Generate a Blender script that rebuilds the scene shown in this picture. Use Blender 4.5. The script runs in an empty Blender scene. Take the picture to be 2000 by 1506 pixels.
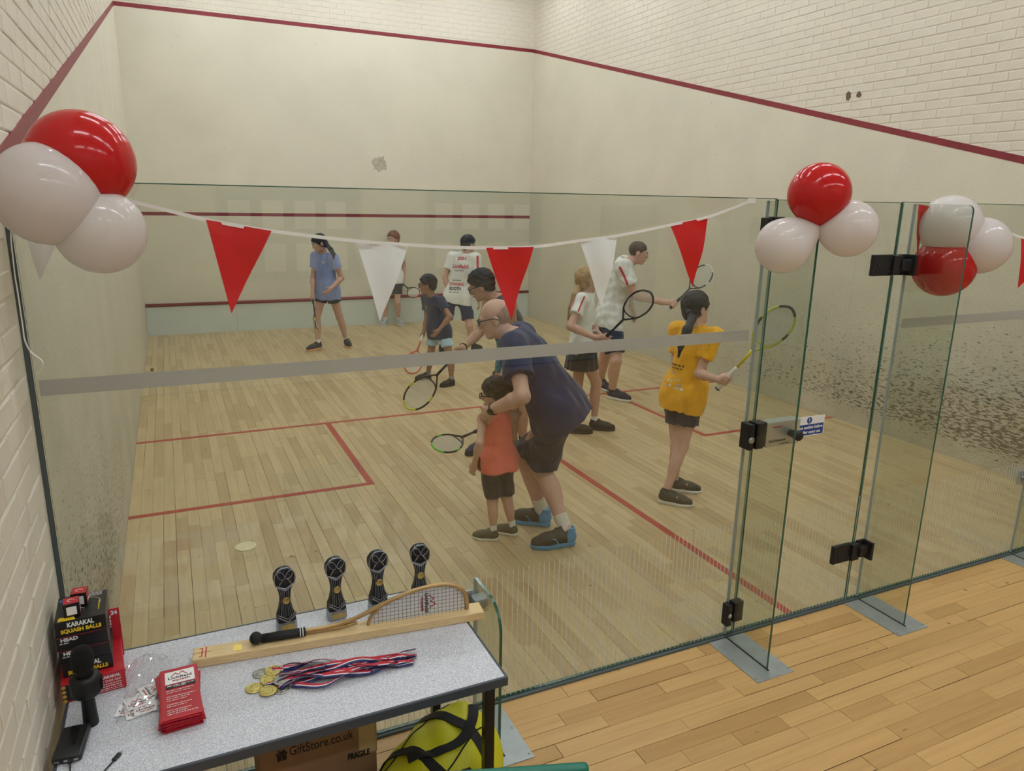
import bpy, bmesh, math, random
import numpy as np
from mathutils import Vector, Matrix
from mathutils.bvhtree import BVHTree

scene = bpy.context.scene
C = scene.collection
# ------------------------------------------------------------------ camera
cam_d = bpy.data.cameras.new('camera'); cam = bpy.data.objects.new('camera', cam_d); C.objects.link(cam)
cam_d.sensor_fit = 'HORIZONTAL'; cam_d.sensor_width = 36.0; cam_d.lens = 36.0*1424.18/2000; cam_d.clip_start = .02
_yaw, _pit, _rol = .4378, -.2474, .0190
_f = Vector((math.sin(_yaw)*math.cos(_pit), math.cos(_yaw)*math.cos(_pit), math.sin(_pit)))
_r = Vector((math.cos(_yaw), -math.sin(_yaw), 0)); _u = _r.cross(_f)
_r2 = _r*math.cos(_rol)+_u*math.sin(_rol); _u2 = -_r*math.sin(_rol)+_u*math.cos(_rol)
cam.matrix_world = Matrix(((_r2.x,_u2.x,-_f.x,.3965),(_r2.y,_u2.y,-_f.y,-2.4613),(_r2.z,_u2.z,-_f.z,2.0779),(0,0,0,1)))
scene.camera = cam
# ------------------------------------------------------------------ world, exposure
w = bpy.data.worlds.new('world'); scene.world = w; w.use_nodes = True
w.node_tree.nodes['Background'].inputs[0].default_value = (.9,.93,1,1)
w.node_tree.nodes['Background'].inputs[1].default_value = .3
vs = scene.view_settings
vs.view_transform = 'Standard'; vs.look = 'None'; vs.gamma = 1; vs.exposure = 0.0; vs.use_curve_mapping = False
scene.cycles.transparent_max_bounces = 24
scene.cycles.max_bounces = 6; scene.cycles.diffuse_bounces = 4; scene.cycles.glossy_bounces = 3; scene.cycles.use_adaptive_sampling = True; scene.cycles.adaptive_threshold = .1; scene.cycles.adaptive_min_samples = 16
LIGHT_COURT, LIGHT_HALL = 44.0, 44.0      # strength of the tubes over the court / over the hall

rng = random.Random(7)
# ------------------------------------------------------------------ materials
def lin(c):
    return tuple(((x/255)/12.92 if x/255 <= .04045 else ((x/255+.055)/1.055)**2.4) for x in c)
MATS = {}
def mat(name, c, rough=.6, metal=0., var=0., vscale=8., bump=0., bscale=60., coat=0., stretch=None, trans=0., spec=None, sheen=0.):
    """plain procedural surface: base colour with noise variation and noise bump"""
    if name in MATS: return MATS[name]
    m = bpy.data.materials.new(name); m.use_nodes = True; nt = m.node_tree; b = nt.nodes['Principled BSDF']
    c = lin(c)
    b.inputs['Base Color'].default_value = (*c, 1); b.inputs['Roughness'].default_value = rough; b.inputs['Metallic'].default_value = metal
    if coat: b.inputs['Coat Weight'].default_value = coat; b.inputs['Coat Roughness'].default_value = .06
    if trans: b.inputs['Transmission Weight'].default_value = trans
    if spec is not None: b.inputs['Specular IOR Level'].default_value = spec
    if sheen: b.inputs['Sheen Weight'].default_value = sheen
    if var or bump:
        tc = nt.nodes.new('ShaderNodeTexCoord'); mp = nt.nodes.new('ShaderNodeMapping'); nt.links.new(tc.outputs['Object'], mp.inputs[0])
        if stretch: mp.inputs['Scale'].default_value = stretch
    if var:
        n = nt.nodes.new('ShaderNodeTexNoise'); n.inputs['Scale'].default_value = vscale; n.inputs['Detail'].default_value = 3
        nt.links.new(mp.outputs[0], n.inputs[0])
        r = nt.nodes.new('ShaderNodeValToRGB'); e = r.color_ramp.elements
        e[0].position = .3; e[1].position = .7
        e[0].color = (*[x*(1-var) for x in c], 1); e[1].color = (*[min(1, x*(1+var*.6)) for x in c], 1)
        nt.links.new(n.outputs[0], r.inputs[0]); nt.links.new(r.outputs[0], b.inputs['Base Color'])
    if bump:
        n2 = nt.nodes.new('ShaderNodeTexNoise'); n2.inputs['Scale'].default_value = bscale; n2.inputs['Detail'].default_value = 3
        nt.links.new(mp.outputs[0], n2.inputs[0])
        bp = nt.nodes.new('ShaderNodeBump'); bp.inputs['Strength'].default_value = bump; bp.inputs['Distance'].default_value = .01
        nt.links.new(n2.outputs[0], bp.inputs['Height']); nt.links.new(bp.outputs[0], b.inputs['Normal'])
    MATS[name] = m
    return m
def emis(name, c, s):
    m = bpy.data.materials.new(name); m.use_nodes = True; b = m.node_tree.nodes['Principled BSDF']
    b.inputs['Emission Color'].default_value = (*lin(c), 1); b.inputs['Emission Strength'].default_value = s; b.inputs['Base Color'].default_value = (1,1,1,1)
    return m
def film(name, tint, refl=1., haze=None, hazecol=(1,1,1)):
    """clear sheet: tinted pass-through plus Schlick reflection; haze mixes in a white diffuse print"""
    m = bpy.data.materials.new(name); m.use_nodes = True; nt = m.node_tree; nt.nodes.clear()
    out = nt.nodes.new('ShaderNodeOutputMaterial'); tr = nt.nodes.new('ShaderNodeBsdfTransparent'); tr.inputs[0].default_value = (*tint, 1)
    gl = nt.nodes.new('ShaderNodeBsdfGlossy'); gl.inputs['Roughness'].default_value = 0.0; gl.inputs[0].default_value = (1,1,1,1)
    lw = nt.nodes.new('ShaderNodeLayerWeight'); lw.inputs[0].default_value = .5
    p5 = nt.nodes.new('ShaderNodeMath'); p5.operation = 'POWER'; p5.inputs[1].default_value = 5
    ma = nt.nodes.new('ShaderNodeMath'); ma.operation = 'MULTIPLY_ADD'; ma.inputs[1].default_value = .96*refl; ma.inputs[2].default_value = .04*refl
    mx = nt.nodes.new('ShaderNodeMixShader'); L = nt.links.new
    L(lw.outputs['Facing'], p5.inputs[0]); L(p5.outputs[0], ma.inputs[0]); L(ma.outputs[0], mx.inputs[0]); L(tr.outputs[0], mx.inputs[1]); L(gl.outputs[0], mx.inputs[2])
    res = mx
    if haze:
        d = nt.nodes.new('ShaderNodeBsdfDiffuse'); d.inputs[0].default_value = (*hazecol, 1); t2 = nt.nodes.new('ShaderNodeBsdfTranslucent'); t2.inputs[0].default_value = (*hazecol, 1)
        a = nt.nodes.new('ShaderNodeMixShader'); a.inputs[0].default_value = .4; L(d.outputs[0], a.inputs[1]); L(t2.outputs[0], a.inputs[2])
        m2 = nt.nodes.new('ShaderNodeMixShader'); m2.inputs[0].default_value = haze; L(mx.outputs[0], m2.inputs[1]); L(a.outputs[0], m2.inputs[2]); res = m2
    L(res.outputs[0], out.inputs[0]); MATS[name] = m
    return m
def wood(name, base, dark, axis):
    """board: tone per board (object random + island random), grain stretched along the board"""
    m = bpy.data.materials.new(name); m.use_nodes = True; nt = m.node_tree; b = nt.nodes['Principled BSDF']; L = nt.links.new
    oi = nt.nodes.new('ShaderNodeObjectInfo'); ge = nt.nodes.new('ShaderNodeNewGeometry')
    ad = nt.nodes.new('ShaderNodeMath'); ad.operation = 'ADD'; L(oi.outputs['Random'], ad.inputs[0]); L(ge.outputs['Random Per Island'], ad.inputs[1])
    fr = nt.nodes.new('ShaderNodeMath'); fr.operation = 'FRACT'; L(ad.outputs[0], fr.inputs[0])
    ramp = nt.nodes.new('ShaderNodeValToRGB'); e = ramp.color_ramp.elements; a = lin(base); d = lin(dark)
    e[0].color = (*d, 1); e[1].color = (*[min(1, x*1.06) for x in a], 1); e[1].position = .95
    k = e.new(.3); k.color = (*[x*.45+y*.55 for x, y in zip(d, a)], 1); k = e.new(.45); k.color = (*a, 1)
    L(fr.outputs[0], ramp.inputs[0])
    mp = nt.nodes.new('ShaderNodeMapping'); L(ge.outputs['Position'], mp.inputs[0]); s = [38, 38, 38]; s[axis] = 2.2; mp.inputs['Scale'].default_value = s
    off = nt.nodes.new('ShaderNodeVectorMath'); off.operation = 'ADD'; cmb = nt.nodes.new('ShaderNodeCombineXYZ')
    mu = nt.nodes.new('ShaderNodeMath'); mu.operation = 'MULTIPLY'; mu.inputs[1].default_value = 37; L(fr.outputs[0], mu.inputs[0]); L(mu.outputs[0], cmb.inputs[2])
    L(mp.outputs[0], off.inputs[0]); L(cmb.outputs[0], off.inputs[1])
    n = nt.nodes.new('ShaderNodeTexNoise'); n.inputs['Scale'].default_value = 1; n.inputs['Detail'].default_value = 3; n.inputs['Roughness'].default_value = .6; L(off.outputs[0], n.inputs[0])
    r2 = nt.nodes.new('ShaderNodeValToRGB'); r2.color_ramp.elements[0].position = .3; r2.color_ramp.elements[0].color = (.88,.86,.83,1); r2.color_ramp.elements[1].position = .62; r2.color_ramp.elements[1].color = (1,1,1,1)
    L(n.outputs[0], r2.inputs[0])
    mx = nt.nodes.new('ShaderNodeMix'); mx.data_type = 'RGBA'; mx.blend_type = 'MULTIPLY'; mx.inputs[0].default_value = 1; L(ramp.outputs[0], mx.inputs[6]); L(r2.outputs[0], mx.inputs[7])
    # dirt specks
    n3 = nt.nodes.new('ShaderNodeTexNoise'); n3.inputs['Scale'].default_value = 14; n3.inputs['Detail'].default_value = 2; L(ge.outputs['Position'], n3.inputs[0])
    r3 = nt.nodes.new('ShaderNodeValToRGB'); r3.color_ramp.elements[0].position = .235; r3.color_ramp.elements[0].color = (.4,.36,.3,1); r3.color_ramp.elements[1].position = .275; r3.color_ramp.elements[1].color = (1,1,1,1); L(n3.outputs[0], r3.inputs[0])
    m2 = nt.nodes.new('ShaderNodeMix'); m2.data_type = 'RGBA'; m2.blend_type = 'MULTIPLY'; m2.inputs[0].default_value = 1; L(mx.outputs[2], m2.inputs[6]); L(r3.outputs[0], m2.inputs[7])
    L(m2.outputs[2], b.inputs['Base Color']); b.inputs['Roughness'].default_value = .38
    MATS[name] = m; return m
def plaster(name, c, scuff):
    """painted plaster with ball marks: dark flecks that thin out upwards and towards the front wall"""
    m = bpy.data.materials.new(name); m.use_nodes = True; nt = m.node_tree; b = nt.nodes['Principled BSDF']; L = nt.links.new
    ge = nt.nodes.new('ShaderNodeNewGeometry'); sp = nt.nodes.new('ShaderNodeSeparateXYZ'); L(ge.outputs['Position'], sp.inputs[0])
    def math_(op, a, bb=None, clamp=False):
        n = nt.nodes.new('ShaderNodeMath'); n.operation = op; n.use_clamp = clamp
        for i, v in enumerate((a, bb)):
            if v is None: continue
            if isinstance(v, (int, float)): n.inputs[i].default_value = v
            else: L(v, n.inputs[i])
        return n.outputs[0]
    def noise(scale, detail=4, st=None, rough=.5):
        n = nt.nodes.new('ShaderNodeTexNoise'); n.inputs['Scale'].default_value = scale; n.inputs['Detail'].default_value = detail; n.inputs['Roughness'].default_value = rough
        src = ge.outputs['Position']
        if st:
            mp = nt.nodes.new('ShaderNodeMapping'); mp.inputs['Scale'].default_value = st; L(src, mp.inputs[0]); src = mp.outputs[0]
        L(src, n.inputs[0]); return n.outputs[0]
    def mrange(v, a, bb, lo=0, hi=1):
        n = nt.nodes.new('ShaderNodeMapRange'); n.inputs[1].default_value = a; n.inputs[2].default_value = bb; n.inputs[3].default_value = lo; n.inputs[4].default_value = hi; L(v, n.inputs[0]); return n.outputs[0]
    base = nt.nodes.new('ShaderNodeRGB'); base.outputs[0].default_value = (*lin(c), 1)
    big = noise(1.6, 3); tone = mrange(big, .3, .7, .955, 1.03)
    zt = sp.outputs['Z']; yt = sp.outputs['Y']
    col = nt.nodes.new('ShaderNodeMix'); col.data_type = 'RGBA'; col.blend_type = 'MULTIPLY'; col.inputs[0].default_value = 1; L(base.outputs[0], col.inputs[6])
    cc = nt.nodes.new('ShaderNodeCombineColor'); L(tone, cc.inputs[0]); L(tone, cc.inputs[1]); L(tone, cc.inputs[2]); L(cc.outputs[0], col.inputs[7])
    # flecks
    fl = noise(1, 3, (42, 19, 78), .55)
    hz = mrange(zt, .2, 1.7, 1, 0); hz2 = mrange(zt, .0, .22, 0, 1); hy = mrange(yt, -.2, 7.0, 1, .0) if scuff > .1 else mrange(yt, 9, 9.75, .3, .6)
    dens = math_('MULTIPLY', math_('MULTIPLY', hz, hz2), hy); dens = math_('MULTIPLY', dens, scuff)
    th = math_('SUBTRACT', .77, math_('MULTIPLY', dens, .23)); f1 = math_('MULTIPLY', math_('SUBTRACT', fl, th), 22, True)
    # smudge
    sm = noise(2.3, 4, (1, .6, 1), .65); smh = math_('MULTIPLY', mrange(zt, .05, 2.0, 1, 0), hy)
    s1 = math_('MULTIPLY', math_('MULTIPLY', mrange(sm, .34, .66), smh), .62*min(1, scuff), True)
    # sparse ball spots everywhere
    sp2 = noise(21, 1); f2 = math_('MULTIPLY', math_('SUBTRACT', sp2, .765), 9, True); f2 = math_('MULTIPLY', f2, .5)
    def mix(fac, a, colr):
        n = nt.nodes.new('ShaderNodeMix'); n.data_type = 'RGBA'; L(fac, n.inputs[0]); L(a, n.inputs[6]); n.inputs[7].default_value = (*lin(colr), 1); return n.outputs[2]
    gr = noise(95, 2); g1 = math_('MULTIPLY', math_('MULTIPLY', mrange(gr, .45, .60), mrange(zt, .1, 2.7, 1, .05)), .42*min(1.2, scuff+.15), True)
    fl2 = noise(1, 2, (60, 30, 95), .5); f3 = math_('MULTIPLY', math_('SUBTRACT', fl2, math_('SUBTRACT', .76, math_('MULTIPLY', dens, .14))), 16, True)
    k = mix(g1, col.outputs[2], (150, 145, 128)); k = mix(s1, k, (136, 131, 116)); k = mix(f2, k, (120, 108, 90)); k = mix(math_('MULTIPLY', f3, .6), k, (86, 80, 70)); k = mix(math_('MULTIPLY', f1, .8), k, (66, 61, 54))
    L(k, b.inputs['Base Color']); b.inputs['Roughness'].default_value = .55
    bp = nt.nodes.new('ShaderNodeBump'); bp.inputs['Strength'].default_value = .12; bp.inputs['Distance'].default_value = .01; L(noise(45, 3), bp.inputs['Height']); L(bp.outputs[0], b.inputs['Normal'])
    MATS[name] = m; return m
def speckle(name, a, bcol, scale=420):
    m = bpy.data.materials.new(name); m.use_nodes = True; nt = m.node_tree; b = nt.nodes['Principled BSDF']
    ge = nt.nodes.new('ShaderNodeNewGeometry'); n = nt.nodes.new('ShaderNodeTexNoise'); n.inputs['Scale'].default_value = scale; n.inputs['Detail'].default_value = 1
    r = nt.nodes.new('ShaderNodeValToRGB'); r.color_ramp.elements[0].position = .42; r.color_ramp.elements[1].position = .6; r.color_ramp.elements[0].color = (*lin(a), 1); r.color_ramp.elements[1].color = (*lin(bcol), 1)
    nt.links.new(ge.outputs['Position'], n.inputs[0]); nt.links.new(n.outputs[0], r.inputs[0]); nt.links.new(r.outputs[0], b.inputs['Base Color']); b.inputs['Roughness'].default_value = .42
    MATS[name] = m; return m
def rubber(name, c, transl=.35):
    """latex balloon skin"""
    m = mat(name, c, .13, 0, .03, 3, spec=.42); nt = m.node_tree; b = nt.nodes['Principled BSDF']; out = nt.nodes['Material Output']
    t = nt.nodes.new('ShaderNodeBsdfTranslucent'); t.inputs[0].default_value = (*lin(c), 1); x = nt.nodes.new('ShaderNodeMixShader'); x.inputs[0].default_value = transl
    nt.links.new(b.outputs[0], x.inputs[1]); nt.links.new(t.outputs[0], x.inputs[2]); nt.links.new(x.outputs[0], out.inputs[0]); return m

# ------------------------------------------------------------------ object helpers
def base_of(o):
    v = Vector((0,0,0))
    while o is not None: v += o.location; o = o.parent
    return v
def link(name, me, m=None, parent=None, smooth=False):
    """link a mesh whose vertices are in world coordinates; children are shifted under their parent"""
    o = bpy.data.objects.new(name, me)
    if m is not None:
        for x in (m if isinstance(m, (list, tuple)) else [m]): me.materials.append(MATS[x] if isinstance(x, str) else x)
    if smooth:
        me.polygons.foreach_set('use_smooth', [True]*len(me.polygons))
    C.objects.link(o)
    if parent is not None:
        me.transform(Matrix.Translation(-base_of(parent))); o.parent = parent
    return o
def ground(o):
    """origin of a one-mesh thing to the middle of its base"""
    me = o.data; n = len(me.vertices); a = np.empty(n*3); me.vertices.foreach_get('co', a); a = a.reshape(-1, 3)
    c = Vector(((a[:,0].min()+a[:,0].max())/2, (a[:,1].min()+a[:,1].max())/2, a[:,2].min()))
    me.transform(Matrix.Translation(-c)); o.location = c; return o
def tag(o, label, cat, group=None):
    o['label'] = label; o['category'] = cat
    if group: o['group'] = group
    return o
def struct(o, label=None, cat=None):
    o['kind'] = 'structure'
    if label: o['label'] = label
    if cat: o['category'] = cat
    return o
def thing(name, label, cat, loc, group=None):
    o = bpy.data.objects.new(name, None); C.objects.link(o); o.location = Vector(loc); o.empty_display_size = .1
    return tag(o, label, cat, group)
class MB:
    """collects simple shapes into one mesh"""
    def __init__(s): s.v = []; s.f = []; s.mi = []
    def add(s, vs, fs, mi=0):
        n = len(s.v); s.v += [tuple(x) for x in vs]; s.f += [tuple(i+n for i in q) for q in fs]; s.mi += [mi]*len(fs); return s
    def box(s, a, b, mi=0, M=None):
        (x0,y0,z0),(x1,y1,z1) = a, b
        vs = [Vector(q) for q in ((x0,y0,z0),(x1,y0,z0),(x1,y1,z0),(x0,y1,z0),(x0,y0,z1),(x1,y0,z1),(x1,y1,z1),(x0,y1,z1))]
        if M is not None: vs = [M @ q for q in vs]
        return s.add(vs, [(0,3,2,1),(4,5,6,7),(0,1,5,4),(1,2,6,5),(2,3,7,6),(3,0,4,7)], mi)
    def bbox(s, a, b, r=.004, mi=0, M=None, seg=2):
        """bevelled box"""
        bm = bmesh.new(); bmesh.ops.create_cube(bm, size=1)
        for q in bm.verts: q.co = Vector([(a[i]+b[i])/2+q.co[i]*(b[i]-a[i]) for i in range(3)])
        bmesh.ops.bevel(bm, geom=bm.edges[:], offset=r, segments=seg, affect='EDGES', profile=.5)
        bm.verts.index_update(); vs = [q.co.copy() for q in bm.verts]; fs = [[q.index for q in f.verts] for f in bm.faces]; bm.free()
        if M is not None: vs = [M @ q for q in vs]
        return s.add(vs, fs, mi)
    def tube(s, pts, r, n=8, mi=0, closed=False, cap=True, flat=None):
        pts = [Vector(p) for p in pts]; N = len(pts); rs = r if isinstance(r, (list, tuple)) else [r]*N
        prev = None; vs = []
        for i, p in enumerate(pts):
            if closed: t = pts[(i+1) % N]-pts[i-1]
            else: t = pts[min(i+1, N-1)]-pts[max(i-1, 0)]
            if t.length < 1e-9: t = Vector((0,0,1))
            t.normalize()
            if prev is None:
                a = Vector((0,0,1)) if abs(t.z) < .9 else Vector((1,0,0)); u = t.cross(a).normalized()
            else:
                u = prev-t*prev.dot(t); u = u.normalized() if u.length > 1e-6 else t.orthogonal().normalized()
            prev = u; v = t.cross(u)
            for k in range(n):
                an = 2*math.pi*k/n; vs.append(p+(u*math.cos(an)+v*math.sin(an)*(flat or 1))*rs[i])
        fs = []
        for i in range(N if closed else N-1):
            j = (i+1) % N
            for k in range(n): fs.append((i*n+k, i*n+(k+1) % n, j*n+(k+1) % n, j*n+k))
        if cap and not closed: fs.append(tuple(range(n-1, -1, -1))); fs.append(tuple((N-1)*n+k for k in range(n)))
        return s.add(vs, fs, mi)
    def lathe(s, prof, M, n=24, mi=0):
        """prof: (radius, height) list about local z"""
        vs = []; fs = []
        for r, h in prof:
            for k in range(n): an = 2*math.pi*k/n; vs.append(M @ Vector((r*math.cos(an), r*math.sin(an), h)))
        for i in range(len(prof)-1):
            for k in range(n): fs.append((i*n+k, i*n+(k+1) % n, (i+1)*n+(k+1) % n, (i+1)*n+k))
        fs.append(tuple(range(n-1, -1, -1))); fs.append(tuple((len(prof)-1)*n+k for k in range(n)))
        return s.add(vs, fs, mi)
    def prism(s, poly, M, h, mi=0):
        """polygon in local xy extruded along local z"""
        n = len(poly); vs = [M @ Vector((x, y, 0)) for x, y in poly]+[M @ Vector((x, y, h)) for x, y in poly]
        return s.add(vs, [tuple(range(n-1, -1, -1)), tuple(range(n, 2*n))]+[(i, (i+1) % n, n+(i+1) % n, n+i) for i in range(n)], mi)
    def mesh(s, name='m'):
        me = bpy.data.meshes.new(name); me.from_pydata(s.v, [], s.f)
        if any(s.mi): me.polygons.foreach_set('material_index', s.mi)
        me.update(); return me
    def build(s, name, m, parent=None, smooth=False): return link(name, s.mesh(name), m, parent, smooth)
def frame(o, x, y):
    """matrix with origin o, local x along x, local y near y, local z the normal"""
    o = Vector(o); x = Vector(x).normalized(); z = x.cross(Vector(y)).normalized(); y = z.cross(x)
    return Matrix(((x.x,y.x,z.x,o.x),(x.y,y.y,z.y,o.y),(x.z,y.z,z.z,o.z),(0,0,0,1)))
def text_mesh(body, size, M, align='CENTER', bold=0., ext=.0003, width=None):
    cu = bpy.data.curves.new('t', 'FONT'); cu.body = body; cu.size = size; cu.align_x = align; cu.align_y = 'CENTER'; cu.extrude = ext; cu.offset = bold; cu.resolution_u = 3
    o = bpy.data.objects.new('t', cu); C.objects.link(o); dg = bpy.context.evaluated_depsgraph_get()
    me = bpy.data.meshes.new_from_object(o.evaluated_get(dg)); bpy.data.objects.remove(o); bpy.data.curves.remove(cu)
    if width:
        xs = [q.co.x for q in me.vertices]; s = width/(max(xs)-min(xs)); me.transform(Matrix.Diagonal((s, 1, 1, 1)))
    me.transform(M); return me
def text(body, size, M, m, parent, **k): return link('lettering', text_mesh(body, size, M, **k), m, parent)
def print_marks(M, width, height, seed, h=.0003, align='CENTER'):
    """a line of print too small to read: short word-length marks"""
    r_ = random.Random(seed); mb = MB(); x = -width/2 if align == 'CENTER' else 0.; end = x+width
    while x < end-height*.5:
        n = r_.choice((1,2,3,4,5)); 
        for k in range(n):
            a = height*r_.uniform(.28,.42)
            if x+a > end: break
            lo = -height*.25; hi = height*(.25 if r_.random() < .65 else .42); mb.prism([(x,lo),(x+a,lo),(x+a,hi),(x,hi)], M, h); x += a+height*.10
        x += height*.35
    return mb
def stroke(pts, M, wdt, h=.0004):
    """flat polyline print in the local xy plane"""
    mb = MB()
    for a, b in zip(pts[:-1], pts[1:]):
        d = Vector((b[0]-a[0], b[1]-a[1])); n = Vector((-d.y, d.x)).normalized()*wdt/2; e = d.normalized()*wdt*.3
        mb.prism([(a[0]-e.x-n.x, a[1]-e.y-n.y), (b[0]+e.x-n.x, b[1]+e.y-n.y), (b[0]+e.x+n.x, b[1]+e.y+n.y), (a[0]-e.x+n.x, a[1]-e.y+n.y)], M, h)
    return mb
def logo(M, wd, parent):
    """club logo: red peaks over dark and red lettering, centred, wd wide"""
    pk = [(-.34,.08),(-.17,.30),(-.04,.13),(.1,.36),(.28,.10)]
    stroke([(x*wd, y*wd) for x, y in pk], M, wd*.04).build('logo_peaks', 'ink_red', parent)
    text('Lichfield', wd*.24, M @ Matrix.Translation((0, -.04*wd, 0)), 'ink_dark', parent, width=wd*.95, bold=wd*.004)
    text('squash', wd*.2, M @ Matrix.Translation((.05*wd, -.23*wd, 0)), 'ink_red', parent, width=wd*.7, bold=wd*.004)
for n, c in (('ink_red',(190,30,45)),('ink_dark',(35,35,40)),('ink_white',(238,238,235)),('ink_yellow',(240,205,40)),('ink_gold',(205,165,70))): mat(n, c, .5)
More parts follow.
